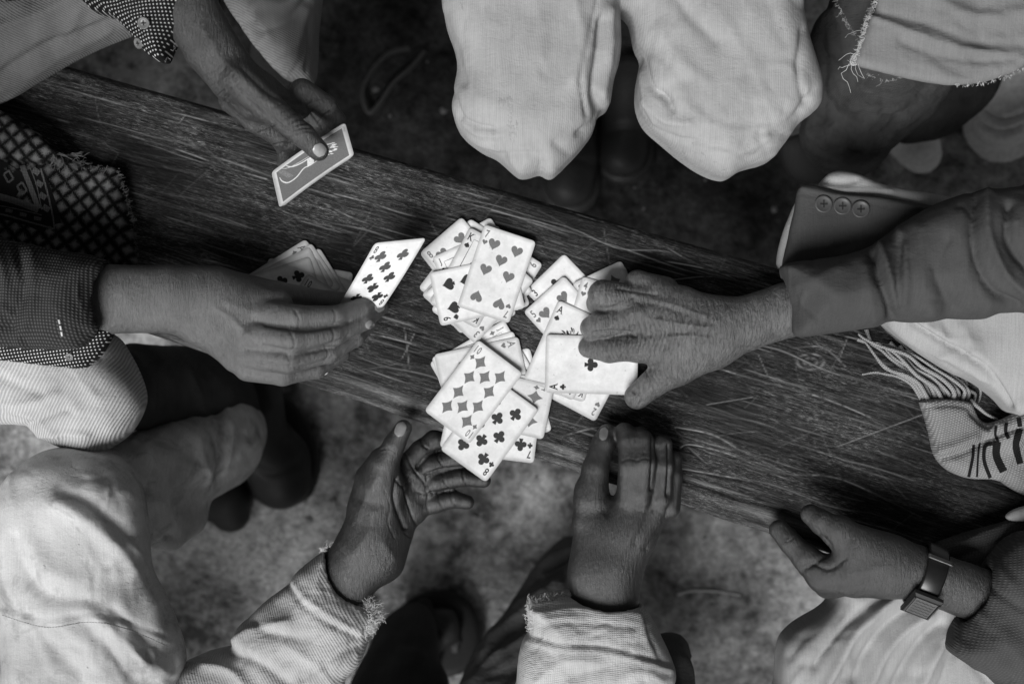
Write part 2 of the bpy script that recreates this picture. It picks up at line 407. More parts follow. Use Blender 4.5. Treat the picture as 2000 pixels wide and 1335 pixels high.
# ------------------------------------------------------------------ bench
def bench():
    nu, nv = 1150, 300                      # along, across the grain
    x0, x1 = -560, 2560
    root = empty('wooden_bench', W(1000, 600, -450), 'long dark worn wooden bench crossing the picture under the cards', 'bench')
    u = np.linspace(0, 1, nu); v = np.linspace(0, 1, nv)
    X = x0 + (x1 - x0) * u
    wob = lambda s, a: sum(a * np.sin(X / L * 6.28 + p) for L, p in RNG.uniform([90, 0], [700, 6], (s, 2)))
    top_y = 287 + .285 * (X - 688) + wob(5, .12)
    bot_y = 746 + .321 * (X - 577) + wob(6, .5)
    PX = np.repeat(X[:, None], nv, 1); PY = top_y[:, None] + (bot_y - top_y)[:, None] * v[None]
    s = .00054; WX = (PX - 1000) * s; WY = (667.5 - PY) * s
    # grain coordinates in mm
    ang = math.atan(.303); GU = (PX - 1000) * .54 / math.cos(ang); wid = (bot_y - top_y)[:, None] * .54 * math.cos(ang); GV = v[None] * wid
    # wear raster
    wear = np.zeros((nu, nv), np.float32); groove = np.zeros((nu, nv), np.float32)
    J = np.arange(nv)[None, :]
    def grain_line(u0, u1, v0, amp, width, strength, drift=0.0, dst=wear):
        i0, i1 = int(u0 * nu), int(u1 * nu); ii = np.arange(max(i0, 0), min(i1, nu)); 
        if len(ii) < 3: return
        ph = RNG.uniform(0, 6, 4); L = RNG.uniform(40, 200, 4)
        y = v0 * nv + amp * sum(np.sin(ii / L[k] * 6.28 + ph[k]) for k in range(4)) / 2 + drift * (ii - ii[0])
        env = np.minimum(1, np.minimum(ii - ii[0], ii[-1] - ii) / (len(ii) * .12 + 1)) * (.6 + .4 * np.sin(ii / RNG.uniform(5, 30) + ph[0]))
        g = np.exp(-((J - y[:, None]) / width) ** 2) * env[:, None] * strength
        dst[ii] = np.maximum(dst[ii], g)
    for k in range(420):
        a = RNG.uniform(-.1, 1); l = RNG.uniform(.006, .09); grain_line(a, a + l, RNG.uniform(0.02, .98), RNG.uniform(.5, 2), RNG.uniform(.4, .9), RNG.uniform(.2, .7))
    for k in range(14):
        a = RNG.uniform(-.1, .9); l = RNG.uniform(.15, .5); grain_line(a, a + l, RNG.uniform(0.05, .98), RNG.uniform(2, 4), RNG.uniform(.5, .8), RNG.uniform(.4, .9))
    for k in range(70):
        a = RNG.uniform(-.1, 1); l = RNG.uniform(.03, .3); grain_line(a, a + l, RNG.uniform(0.02, .98), RNG.uniform(1, 3), RNG.uniform(.6, 1.1), RNG.uniform(.5, 1.0), dst=groove)
    pix = np.stack([PX, PY], -1)
    patch = np.clip(.55 + .8 * np.repeat(np.convolve(RNG.normal(size=nu), np.ones(21) / 4.6, 'same')[:, None], nv, 1), .15, 1.2)
    def photo_line(pts, width, strength, dst=wear):
        L = catmull(pts, 5, False); m = (PX > L[:, 0].min() - 6) & (PX < L[:, 0].max() + 6) & (PY > L[:, 1].min() - 6) & (PY < L[:, 1].max() + 6)
        if m.any():
            d = polyd(pix[m], L); dst[m] = np.maximum(dst[m], strength * np.exp(-(d / width) ** 2) * (1 if strength < .6 else patch[m]))
    for pts, w_, st in [   # the long cracks one sees
        ([(1395, 717), (1500, 748), (1610, 778), (1700, 815)], 1.6, 1.3), ([(1320, 834), (1390, 848), (1440, 875), (1530, 920)], 1.9, 1.3),
        ([(1330, 873), (1350, 868), (1420, 885), (1520, 922), (1620, 930), (1690, 955), (1800, 1010)], 1.7, 1.2),
        ([(1333, 915), (1420, 930), (1520, 948), (1600, 975)], 1.6, 1.0), ([(1640, 790), (1750, 835), (1830, 870), (1860, 905)], 1.3, .8),
        ([(1548, 680), (1600, 676), (1625, 690), (1650, 715)], 1.5, 1.1), ([(1300, 510), (1400, 530), (1470, 563)], 1.3, .8),
        ([(1300, 548), (1360, 541), (1390, 540)], 1.2, .7), ([(650, 378), (720, 395), (800, 420), (900, 437)], 1.4, .9),
        ([(220, 255), (340, 290), (430, 322), (520, 350)], 1.5, .8), ([(310, 212), (420, 240), (520, 262)], 1.3, .7),
        ([(350, 240), (362, 225)], 1.2, .7), ([(700, 645), (800, 670), (850, 690)], 1.4, .9), ([(620, 390), (700, 430), (830, 470)], 1.3, .7),
        ([(1060, 395), (1150, 425), (1250, 455), (1330, 500)], 1.3, .8), ([(960, 410), (1040, 432)], 1.3, .7),
        ([(1330, 860), (1380, 905)], 1.2, .6), ([(1480, 690), (1500, 735)], 1, .5), ([(1640, 700), (1655, 660)], 1, .5),
        ([(790, 640), (800, 720)], 1, .6), ([(785, 700), (810, 650)], 1, .5), ([(640, 870), (700, 840)], 1, .5), ([(1640, 870), (1800, 810)], 1.1, .5),
        ([(1380, 790), (1470, 775)], 1, .5), ([(1100, 850), (1200, 830), (1280, 850)], 1.5, .7)]:
        photo_line(pts, w_, st)
        photo_line([(a + 1.2, b + 2.6) for a, b in pts], 1.5, st * .9, groove); photo_line([(a - .8, b - 2.4) for a, b in pts], 1.2, st * .6, groove)
    for k in range(170):                     # knife scratches in every direction
        cx, cy = RNG.uniform(100, 1950), 0; cy = 287 + .285 * (cx - 688) + RNG.uniform(10, 480); a = RNG.uniform(-1.2, 1.5); l = RNG.uniform(8, 60)
        photo_line([(cx - l * math.cos(a), cy - l * math.sin(a)), (cx + RNG.uniform(-3, 3), cy + RNG.uniform(-3, 3)), (cx + l * math.cos(a), cy + l * math.sin(a))], 1.0, RNG.uniform(.04, .20))
    kn = ((PX - 1583) / 26) ** 2 + ((PY - 706) / 15) ** 2; ringk = np.exp(-((np.sqrt(kn) - 1) / .12) ** 2) * .5 + np.exp(-((np.sqrt(kn) - .5) / .1) ** 2) * .4
    wear = np.maximum(wear, ringk * (.6 + .4 * np.sin(np.arctan2(PY - 706, PX - 1583) * 5)))
    # height: flat top, rough waney lower edge, rounded upper edge
    dB = (1 - v[None]) * wid; dT = GV
    rough = np.stack([np.convolve(RNG.normal(size=nu), np.ones(9) / 9, 'same') for _ in range(nv)], 1)
    bev = np.clip(1 - dB / (15 + 4 * np.sin(X / 130)[:, None]), 0, 1)
    Z = -11 * bev ** 1.5 - 7 * np.clip(1 - dT / 7, 0, 1) ** 2 + 2.2 * np.exp(-((dB - 20) / 5) ** 2) + rough * .9 * (bev > 0) * 1.3 + rough * .10
    lowf = sum(np.sin(GU / L + GV / M + p) * .5 for L, M, p in [(60, 14, 0), (130, 22, 2), (90, 9, 4), (200, 31, 1)])
    Z = Z + lowf * .2 + wear * .25 - groove * .9
    wearE = (np.exp(-((dB - 18) / 5) ** 2) + .8 * np.exp(-((dB - 3) / 3) ** 2)) * (.5 + .5 * np.clip(rough * 2 + .5, 0, 1)) * (.55 + .45 * np.sin(X / 60 + 1)[:, None])
    Vt = np.stack([WX, WY, BENCH + Z / 1000], -1)
    # sides and underside
    side = []
    for e in (0, nv - 1):
        a = Vt[:, e].copy(); rows = []
        for dz in (.008, .02, .034, .045):
            b = a.copy(); b[:, 2] = BENCH - .008 - dz + .0; b[:, 1] += (1 if e == 0 else -1) * (-.0015 + .001 * np.sin(X / 50 + dz * 90)) ; rows.append(b)
        side.append(rows)
    cols = [side[0][3], side[0][2], side[0][1], side[0][0]] + [Vt[:, j] for j in range(nv)] + side[1]
    G = np.stack(cols, 1); nc = G.shape[1]
    def ext(A, fill=0.0): return np.concatenate([np.full((nu, 4), fill), A, np.full((nu, 4), fill)], 1)
    i = (np.arange(nu - 1)[:, None] * nc + np.arange(nc - 1)[None]); Fq = np.stack([i, i + nc, i + nc + 1, i + 1], -1).reshape(-1, 4)
    i2 = np.arange(nu - 1) * nc; under = np.stack([i2 + nc - 1, i2 + nc + nc - 1, i2 + nc, i2], -1)
    Fq = np.concatenate([Fq, under])
    if True: Fq = Fq[:, ::-1]
    t = NT('old dark wood')
    U = t.attr('gu'); Vv = t.attr('gv'); xyz = t.node('ShaderNodeCombineXYZ'); t.put(xyz.inputs[0], U); t.put(xyz.inputs[1], Vv)
    g = xyz.outputs[0]
    n1 = t.noise(t.mapping((.012, .16, 1), src=g), 1, 6, .62, 1.2)
    n2 = t.noise(t.mapping((.035, .75, 1), src=g), 1, 5, .7, .8)
    n3 = t.noise(t.mapping((.13, 1.5, 1), src=g), 1, 5, .75, .6)
    blot = t.noise(t.mapping((.010, .022, 1), src=g), 1, 5, .65)
    c = t.mix(t.ramp(n2, .40, .66), .0015, .026)
    c = t.math('ADD', c, t.math('MULTIPLY', t.ramp(n3, .52, .74), t.ramp(blot, .38, .60, .02, .20)))
    c = t.math('MULTIPLY', c, t.ramp(n1, .36, .62, .45, 1.6)); c = t.math('MULTIPLY', c, t.ramp(t.noise(t.mapping((.006, .012, 1), src=g), 1, 3, .5), .36, .62, .55, 1.7))
    c = t.mix(t.math('MULTIPLY', t.math('MULTIPLY', t.attr('wear'), t.ramp(n3, .3, .6, .45, 1)), .80, True), c, .36)
    c = t.math('MULTIPLY', c, t.ramp(t.attr('groove'), 0, 1, 1, .18))
    t.bump(n2, .0011, .5); t.bump(n3, .0007, .5)
    mat = t.done(c, t.ramp(n2, .3, .7, .45, .7), .10)
    o = mesh_obj('seat_plank', G.reshape(-1, 3), Fq, mat, root)
    for nm, A in (('gu', ext(GU * np.ones_like(GV))), ('gv', ext(GV)), ('wear', ext(np.maximum(wear, wearE * .5))), ('groove', ext(groove))):
        if nm in ('gu',): A[:, :4] = A[:, 4:5]; A[:, -4:] = A[:, -5:-4]
        if nm == 'gv': A[:, :4] = -10 * np.arange(4, 0, -1); A[:, -4:] = A[:, -5:-4] + 10 * np.arange(1, 5)
        a = o.data.attributes.new(nm, 'FLOAT', 'POINT'); a.data.foreach_set('value', A.astype(np.float32).ravel())
    for px in (-150, 2250):
        for dy in (-90, 90):
            cx, cy, _ = W(px, 300 + .303 * (px - 688) + 215 + dy, 0); V = []
            for z, q in ((0, .030), (BENCH - .05, .026)):
                for a, b in ((-1, -1), (1, -1), (1, 1), (-1, 1)): V.append((cx + a * q, cy + b * q, z + .001))
            mesh_obj('leg', V, [(0, 1, 5, 4), (1, 2, 6, 5), (2, 3, 7, 6), (3, 0, 4, 7), (4, 5, 6, 7)], mat, root, smooth=False)
    return root
bench()

# ------------------------------------------------------------------ playing cards
CW, CH = 28.6, 45.4     # half sizes, mm
GL = {}
def glyph(ch):
    if ch in GL: return GL[ch]
    cu = bpy.data.curves.new('t', 'FONT'); cu.body = ch; cu.size = 1; cu.offset = .018; cu.resolution_u = 4
    ob = bpy.data.objects.new('t', cu); COL.objects.link(ob); bpy.context.view_layer.update()
    me = ob.to_mesh(); v = np.array([x.co[:2] for x in me.vertices]); f = [tuple(p.vertices) for p in me.polygons]
    ob.to_mesh_clear(); bpy.data.objects.remove(ob); bpy.data.curves.remove(cu)
    h = v[:, 1].max() - v[:, 1].min(); v = (v - (v.max(0) + v.min(0)) / 2) / h
    if ch in 'AKJ':
        w = v[:, 0].max(); ser = []
        if ch == 'A': ser = [(-w, -.5), (w, -.5)]
        if ch == 'K': ser = [(-w + .06, -.5), (-w + .06, .5), (w - .05, -.5), (w - .08, .5)]
        if ch == 'J': ser = [(w - .1, .5)]
        for sx, sy in ser:
            b = len(v); sy2 = sy * .93
            v = np.vstack([v, [(sx - .17, min(sy, sy2)), (sx + .17, min(sy, sy2)), (sx + .17, max(sy, sy2)), (sx - .17, max(sy, sy2))]]); f.append((b, b + 1, b + 2, b + 3))
    GL[ch] = (v, f); return GL[ch]
def shape(suit):
    t = np.linspace(0, 2 * math.pi, 28, endpoint=False)
    if suit in 'HS':
        x = 16 * np.sin(t) ** 3; y = 13 * np.cos(t) - 5 * np.cos(2 * t) - 2 * np.cos(3 * t) - np.cos(4 * t)
        P = np.stack([x / 32, (y + 2.5) / 30], 1)
        if suit == 'H': return [P[::-1]]
        P[:, 1] *= -1; P[:, 1] += .08
        return [P, np.array([(-.17, -.52), (.17, -.52), (.04, -.12), (-.04, -.12)])]
    if suit == 'D':
        P = []
        for q in range(4):
            a = np.array([(0, .62), (.5, 0), (0, -.62), (-.5, 0)]); p, r = a[q], a[(q + 1) % 4]
            for s in np.linspace(0, 1, 6, endpoint=False):
                m = p * (1 - s) + r * s; P.append(m * (1 - .30 * 4 * s * (1 - s) * .75))
        return [np.array(P)[::-1]]
    c = [np.stack([cx + .235 * np.cos(t), cy + .235 * np.sin(t)], 1) for cx, cy in ((0, .27), (-.27, -.07), (.27, -.07))]
    return c + [np.array([(-.18, -.54), (.18, -.54), (.05, 0), (-.05, 0)]), np.array([(-.14, -.1), (.14, -.1), (.1, .15), (-.1, .15)])]
PIPS = {'A': [(0, 0)], '2': [(0, 28), (0, -28)], '3': [(0, 28), (0, 0), (0, -28)], '4': [(-12.5, 28), (12.5, 28), (-12.5, -28), (12.5, -28)]}
PIPS['5'] = PIPS['4'] + [(0, 0)]; PIPS['6'] = PIPS['4'] + [(-12.5, 0), (12.5, 0)]; PIPS['7'] = PIPS['6'] + [(0, 14)]
PIPS['8'] = PIPS['7'] + [(0, -14)]
r4 = [(x, y) for x in (-12.5, 12.5) for y in (28, 9.3, -9.3, -28)]
PIPS['9'] = r4 + [(0, 0)]; PIPS['10'] = r4 + [(0, 18.7), (0, -18.7)]; PIPS['K'] = PIPS['J'] = []; PIPS[''] = []

def paper_mat():
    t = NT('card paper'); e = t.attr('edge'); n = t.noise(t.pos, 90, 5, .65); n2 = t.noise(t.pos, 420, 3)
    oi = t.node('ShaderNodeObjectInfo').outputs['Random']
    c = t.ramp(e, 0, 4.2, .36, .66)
    c = t.math('MULTIPLY', c, t.ramp(n, .30, .72, .90, 1.05)); c = t.math('MULTIPLY', c, t.ramp(n2, .3, .7, .97, 1.02))
    c = t.math('MULTIPLY', c, t.ramp(oi, 0, 1, .84, 1.02)); c = t.math('MULTIPLY', c, t.ramp(t.noise(t.pos, 38, 4, .7), .35, .6, .86, 1.03))
    c = t.math('MULTIPLY', c, t.ramp(t.noise(t.pos, 240, 2), .70, .76, 1, .72))
    t.bump(n, .001, .25)
    return t.done(c, .55, .35)
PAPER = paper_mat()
def ink(name, v):
    t = NT(name); n = t.noise(t.pos, 900, 3, .7); return t.done(t.ramp(n, .25, .8, v * .8, v * 1.5 + .01), .5, .3)
RED = ink('red card ink', .105); BLK = ink('black card ink', .010); LIGHT = ink('white card ink', .6); BACKM = ink('back card ink', .13)

def card_mesh(name, rank, suit, fn, back=False, index=True):
    """fn maps (x, y, lift) in mm on the card to local metres"""
    V, F_, M, E = [], [], [], []
    out = []; r = 4.2
    for cx, cy, a0 in ((CW - r, CH - r, 0), (-CW + r, CH - r, 90), (-CW + r, -CH + r, 180), (CW - r, -CH + r, 270)):
        for k in range(5): a = math.radians(a0 + 22.5 * k); out.append((cx + r * math.cos(a), cy + r * math.sin(a)))
    o2 = [];
    for i in range(len(out)):
        a, b = np.array(out[i]), np.array(out[(i + 1) % len(out)]); n = max(1, int(np.linalg.norm(b - a) / 8))
        for k in range(n): o2.append(a + (b - a) * k / n)
    out = np.array(o2); N = len(out); rings = [1, .985, .96, .9, .8, .65, .45, .22]
    for q in rings:
        for p in out:
            inset = (1 - q) * CW; pp = np.array([p[0] * q, p[1] * max(1 - inset / CH, 0)]) if q > .5 else p * q
            if q <= .5: pp = np.array([p[0] * q, p[1] * (.78 * q / .65 if q < .65 else 1)])
            if q == .65: pp = np.array([p[0] * q, p[1] * (1 - .35 * CW / CH)])
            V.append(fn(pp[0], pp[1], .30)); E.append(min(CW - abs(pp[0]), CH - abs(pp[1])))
    V.append(fn(0, 0, .30)); E.append(28); c0 = len(V) - 1
    for a in range(len(rings) - 1):
        for i in range(N): j = (i + 1) % N; F_.append((a * N + i, a * N + j, (a + 1) * N + j, (a + 1) * N + i)); M.append(0)
    L = (len(rings) - 1) * N
    for i in range(N): F_.append((L + i, L + (i + 1) % N, c0)); M.append(0)
    b = len(V)
    for q in (1, .9, .5):
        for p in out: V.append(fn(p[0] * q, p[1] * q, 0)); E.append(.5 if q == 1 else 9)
    V.append(fn(0, 0, 0)); E.append(20)
    for i in range(N):
        j = (i + 1) % N; F_.append((i, b + i, b + j, j)); M.append(0)
        F_.append((b + j, b + i, b + N + i, b + N + j)); M.append(0); F_.append((b + N + j, b + N + i, b + 2 * N + i, b + 2 * N + j)); M.append(0)
        F_.append((b + 2 * N + j, b + 2 * N + i, b + 3 * N)); M.append(0)
    lay = [.36]
    def put(poly, m, x, y, sz, flip=False, lift=None):
        lay[0] += .002; q = np.array(poly) * sz * (-1 if flip else 1); base = len(V)
        for p in q: V.append(fn(x + p[0], y + p[1], lift or lay[0])); E.append(20)
        return base
    def poly(pts, m, x, y, sz, flip=False):
        b0 = put(pts, m, x, y, sz, flip); f = tuple(range(b0, b0 + len(pts)))
        a = np.array(pts); ar = (a[:, 0] * np.roll(a[:, 1], -1) - a[:, 1] * np.roll(a[:, 0], -1)).sum()
        F_.append(f if ar > 0 else f[::-1]); M.append(m)
    def sym(s, m, x, y, sz, flip=False):
        for p in shape(s): poly(p, m, x, y, sz, flip)
    def stroke(pts, w, m):
        P = catmull(pts, 5, False) if len(pts) > 2 else np.array(pts, float); d = np.gradient(P, axis=0); d /= np.linalg.norm(d, axis=1)[:, None] + 1e-9
        nrm = np.stack([-d[:, 1], d[:, 0]], 1); ww = w * np.sin(np.linspace(.35, 2.8, len(P)))[:, None]
        lay[0] += .002; b0 = len(V)
        for p in np.vstack([P + nrm * ww, P - nrm * ww]): V.append(fn(p[0], p[1], lay[0])); E.append(20)
        n = len(P)
        for i in range(n - 1): F_.append((b0 + i, b0 + n + i, b0 + n + i + 1, b0 + i + 1)); M.append(m)
    if back:
        w, h = CW - 5.2, CH - 5.2; nx, ny = 8, 12; b0 = len(V)
        for j in range(ny + 1):
            for i in range(nx + 1): V.append(fn(-w + 2 * w * i / nx, -h + 2 * h * j / ny, .40)); E.append(20)
        for j in range(ny):
            for i in range(nx): q = b0 + j * (nx + 1) + i; F_.append((q, q + 1, q + nx + 2, q + nx + 1)); M.append(4)
        lay[0] = .46
        # a bottle lying on its side, spraying foam
        stroke([(-14, -38), (-6, -36), (2, -30), (3, -20), (-2, -10), (0, -2), (0, 6)], .9, 3); stroke([(-23, -28), (-16, -22), (-12, -12), (-11, -2), (-10, 6)], .9, 3)
        stroke([(-23, -33), (-18, -26), (-15, -14), (-14, -4), (-13, 4)], .4, 3)
        for k in range(9): stroke([(-22 + k * 2, -38 + k), (-19 + k * 2, -31 + k)], .25, 3)
        poly([(-11, -4), (0, -6), (0, 2), (-10, 4)], 3, 0, 0, 1)
        for k in range(5): stroke([(-9.5 + k * 2.1, -3), (-9 + k * 2.1, 2)], .2, 4)
        for k in range(34):
            a = RNG.uniform(-.6, .6); l = RNG.uniform(4, 24); x, y = -5 + l * math.sin(a) * .8, 6 + l * math.cos(a)
            stroke([(x - 1.6, y - 1.8), (x, y + RNG.uniform(-.5, 1)), (x + 1.5, y + 1.8)], RNG.uniform(.4, .9), 3)
    elif rank:
        m = 1 if suit in 'HD' else 2
        for sgn in (1, -1) if index else ():
            x, y = -CW + 6.2, CH - 8.6
            gx = 0
            for ch in rank:
                v, f = glyph(ch); sx = 6.0 if len(rank) == 1 else 4.6; ox = (gx - (len(rank) - 1) / 2) * 3.9
                lay[0] += .002; b0 = len(V)
                for p in v: V.append(fn(sgn * (x + ox + p[0] * sx), sgn * (y + p[1] * 8.2), lay[0])); E.append(20)
                for q in f: F_.append(tuple(b0 + i for i in q)); M.append(2 if m == 2 else 1)
                gx += 1
            sym(suit, m, sgn * x, sgn * (y - 9.2), 5.6, sgn < 0)
        if rank in 'KJ':
            for a, b_ in (((-18.5, -36), (-18.5, 36)), ((-18.5, 36), (18.5, 36)), ((18.5, 36), (18.5, -36)), ((18.5, -36), (-18.5, -36))):
                stroke([a, ((a[0] + b_[0]) / 2, (a[1] + b_[1]) / 2), b_], .35, 2)
            stroke([(-18, -18), (0, 4), (18, 24)], .5, 2); stroke([(-18, 20), (-4, 10), (0, -8), (10, -30)], .5, 2)
            for k in range(16):
                a = k * .8; stroke([(12 * math.cos(a), 24 * math.sin(a)), (9 * math.cos(a + .4), 20 * math.sin(a + .4)), (5 * math.cos(a + .9), 26 * math.sin(a + .6))], .8, 2)
        elif rank == 'A' and suit == 'S':
            for k in range(130):
                a = RNG.uniform(0, 6.28); r0 = RNG.uniform(5, 15); x, y = r0 * math.cos(a), r0 * math.sin(a) * 1.4; l = RNG.uniform(2.5, 6)
                stroke([(x, y), (x + l * .5 * math.cos(a) - .8 * math.sin(a), y + l * .5 * math.sin(a) + .8 * math.cos(a)), (x + l * math.cos(a + .5), y + l * math.sin(a + .5))], RNG.uniform(.35, .9), 2)
            sym('S', 2, 0, 0, 14)
        else:
            for px_, py_ in PIPS[rank]: sym(suit, m, px_, py_, 12.6 if suit != 'D' else 13.6, py_ < 0)
    me = bpy.data.meshes.new(name); me.from_pydata([tuple(v) for v in V], [], F_); me.update()
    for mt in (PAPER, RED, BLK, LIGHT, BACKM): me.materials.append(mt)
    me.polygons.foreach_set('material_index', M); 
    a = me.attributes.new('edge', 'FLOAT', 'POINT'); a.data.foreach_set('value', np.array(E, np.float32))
    sm = [i < len(F_) and M[i] == 0 for i in range(len(F_))]; me.polygons.foreach_set('use_smooth', sm)
    return me
NAMES = {'H': 'hearts', 'D': 'diamonds', 'C': 'clubs', 'S': 'spades'}
WORDS = {'A': 'ace', '2': 'two', '3': 'three', '4': 'four', '5': 'five', '6': 'six', '7': 'seven', '8': 'eight', '9': 'nine', '10': 'ten', 'K': 'king', 'J': 'jack'}
def card(cx, cy, th, rank, suit, z, label, group, sc=1.0, tilt=(0, 0), bend=None, index=True, lift=0):
    z += lift
    b1, b2, b3 = bend if bend else (RNG.uniform(-.00018, .0004), RNG.uniform(-.00012, .00022), RNG.uniform(-.0003, .0003))
    def fn(x, y, l): return (x * sc / 1000, y * sc / 1000, (l + b1 * x * x + b2 * y * y + b3 * x * y) / 1000)
    me = card_mesh('playing_card', rank, suit, fn, index=index)
    o = bpy.data.objects.new('playing_card', me); COL.objects.link(o); o.location = W(cx, cy, z)
    o.rotation_euler = (math.radians(tilt[0]), math.radians(tilt[1]), -math.radians(th))
    tag(o, label, 'playing card', group); return o
G1, G2, G3, G4 = 'cards in the upper pile in the middle of the bench', 'cards in the pile under the reaching hand', 'cards in the lower pile at the bench edge', 'cards in the left pile'
def heap(rows, group, z0=.4, dz=.62):
    for i, r in enumerate(rows):
        kw = r[6] if len(r) > 6 else {}
        card(r[0], r[1], r[2], r[3], r[4], z0 + dz * i, r[5], group, **kw)
heap([
    (910, 527, 37, '4', 'C', 'bottom card of the seven of hearts pile, one corner poking out above'),
    (933, 567, 35, '2', 'C', 'half hidden card with the lowest corner on the left of the upper pile'),
    (918, 546, 40, '5', 'D', 'half hidden card whose corner sticks out left of the nine of spades, above another corner'),
    (955, 537, 338, '10', 'S', 'half hidden card whose blank corner shows at the lower right of the seven of hearts'),
    (953, 523, 331, '2', 'D', 'hidden card with a blank corner above the top edge of the seven of hearts'),
    (961, 516, 122, '9', 'H', 'card with a nine peeking out at the right side of the seven of hearts'),
    (913, 528, 322, '6', 'D', 'card directly under the eight of hearts, its edge showing at the left'),
    (916, 522, 319.5, '8', 'H', 'eight of hearts leaning out at the upper left of the pile'),
    (926, 558, 336, 'J', 'C', 'jack with a thin frame line, fanned under the king of clubs'),
    (926, 556, 47, '', 'S', 'blank looking card edge fanned between the jack and the king of clubs'),
    (929, 552, 36, 'K', 'C', 'king of clubs tucked under the left edge of the seven of hearts'),
    (947, 574, 223, '3', 'H', 'three of hearts pointing down out of the bottom of the upper pile'),
    (925, 543, 208, 'K', 'S', 'king card upside down, its corner just below the nine of spades'),
    (932, 567, 258, '9', 'S', 'nine of spades lying sideways under the seven of hearts'),
    (970, 535, 18.4, '7', 'H', 'seven of hearts face up on top of the upper pile', dict(bend=(.0004, .00025, .0002))),
], G1)
heap([
    (1122, 592, 316, '3', 'C', 'three of clubs at the back left of the pile under the reaching hand'),
    (1155, 724, 28, '2', 'H', 'two of hearts sticking out at the lower right under the ace of clubs'),
    (1113, 690, 16, 'K', 'S', 'face card with a rounded corner between ace of clubs and two of hearts'),
    (1198, 615, 341, 'A', 'D', 'blank topped card behind the little finger of the reaching hand'),
    (1201, 607, 335, '9', 'D', 'card with a round index peeking out left of the four of hearts'),
    (1118, 636, 318, '5', 'H', 'five of hearts in front of the three of clubs'),
    (1165, 635, 16, '4', 'H', 'four of hearts partly under the knuckles of the reaching hand'),
    (1105, 684, 24, 'A', 'S', 'ace of spades with an ornate black leaf emblem'),
    (1155, 712, 91.5, 'A', 'C', 'ace of clubs lying sideways under the fingers of the reaching hand', dict(sc=1.07, tilt=(0, 0), bend=(.0006, .0013, .0003))),
], G2)
heap([
    (1005, 773, 345, '5', 'S', 'card whose small corner shows at the right edge of the four of diamonds'),
    (951, 752, 100, '6', 'S', 'card with a six showing between the ten of diamonds and ace of clubs'),
    (938, 712, 60, 'J', 'D', 'card peeking out between the two piles above the ace of hearts'),
    (939, 722, 72, '', 'D', 'blank looking card just under the ace of hearts, its left edge showing'),
    (941, 726, 78, 'A', 'H', 'ace of hearts lying sideways behind the ten of diamonds'),
    (1000, 814, 7, '7', 'C', 'clubs card poking out below the four of diamonds at the bench edge'),
    (988, 787, 102, '4', 'D', 'four of diamonds lying sideways right of the ten of diamonds', dict(sc=1.02)),
    (928, 801, 12, '2', 'S', 'hidden card whose left edge shows beside the eight of clubs'),
    (956, 838, 36, '8', 'C', 'eight of clubs hanging over the bench edge onto the fingers', dict(sc=1.04, lift=.9, tilt=(.6, 0), bend=(.0007, .0002, .0004))),
    (925, 765, 37, '10', 'D', 'ten of diamonds face up on top of the lower pile', dict(sc=1.03, lift=1.5, bend=(.0007, .0004, .0004))),
], G3, z0=.6, dz=.75)
heap([
    (598, 570, 100, '', 'S', 'bottom card of the left pile with a tiny corner above the ace of diamonds'),
    (623, 615, 20, '', 'S', 'left pile card whose white edge runs under the held card'),
    (605, 640, 12, '4', 'S', 'card of the left pile whose lower corner shows under the blurred fingers'),
    (581, 573, 58, '10', 'S', 'ten of spades at the right of the left pile'),
    (568, 565, 56, 'K', 'H', 'face card wedged between the ten of spades and the ace of diamonds'),
    (554, 556, 58, 'A', 'D', 'ace of diamonds at the upper left of the left pile'),
    (552, 566, 64, '', 'S', 'card fanned just over the ace of diamonds'),
    (541, 577, 72, '9', 'C', 'clubs card with a blank top fanned over the ace of diamonds', dict(index=False)),
    (601, 633, 32, '10', 'C', 'ten of clubs in front, mostly under the blurred hand'),
], G4)

def held(corn, rank, suit, label, group=None, back=False, bow=0.0, name='playing_card'):
    """corn: TL TR BR BL as (px, py, h) of a card held in the air"""
    P = [np.array(W(*c)) for c in corn]; c0 = sum(P) / 4
    nrm = np.cross(P[1] - P[0], P[0] - P[3]); nrm /= np.linalg.norm(nrm)
    if nrm[2] < 0: nrm = -nrm
    def fn(x, y, l):
        a, b = (x + CW) / (2 * CW), (CH - y) / (2 * CH)
        p = P[0] * (1 - a) * (1 - b) + P[1] * a * (1 - b) + P[2] * a * b + P[3] * (1 - a) * b
        return tuple(p - c0 + nrm * (l / 1000 + bow / 1000 * (1 - ((y / CH) ** 2))))
    me = card_mesh(name, rank, suit, fn, back)
    o = bpy.data.objects.new(name, me); COL.objects.link(o); o.location = c0; tag(o, label, 'playing card', group); return o
held([(674, 239, 82), (692, 303, 34), (546, 406, 26), (530, 336, 74)], '', 'S', 'playing card held back up by the thumb, with a bottle drawing on its dark back', 'cards held in the upper left hand', back=True, bow=-1.5)
held([(671, 244, 80), (689, 306, 32), (551, 404, 24), (535, 338, 70)], '6', 'H', 'card tucked behind the bottle backed card in the upper left hand', 'cards held in the upper left hand', bow=-1.5)
held([(732, 474, 82), (833, 464, 88), (748, 600, 42), (655, 606, 38)], '8', 'C', 'clubs card held up out of focus by the blurred left hand', bow=5)
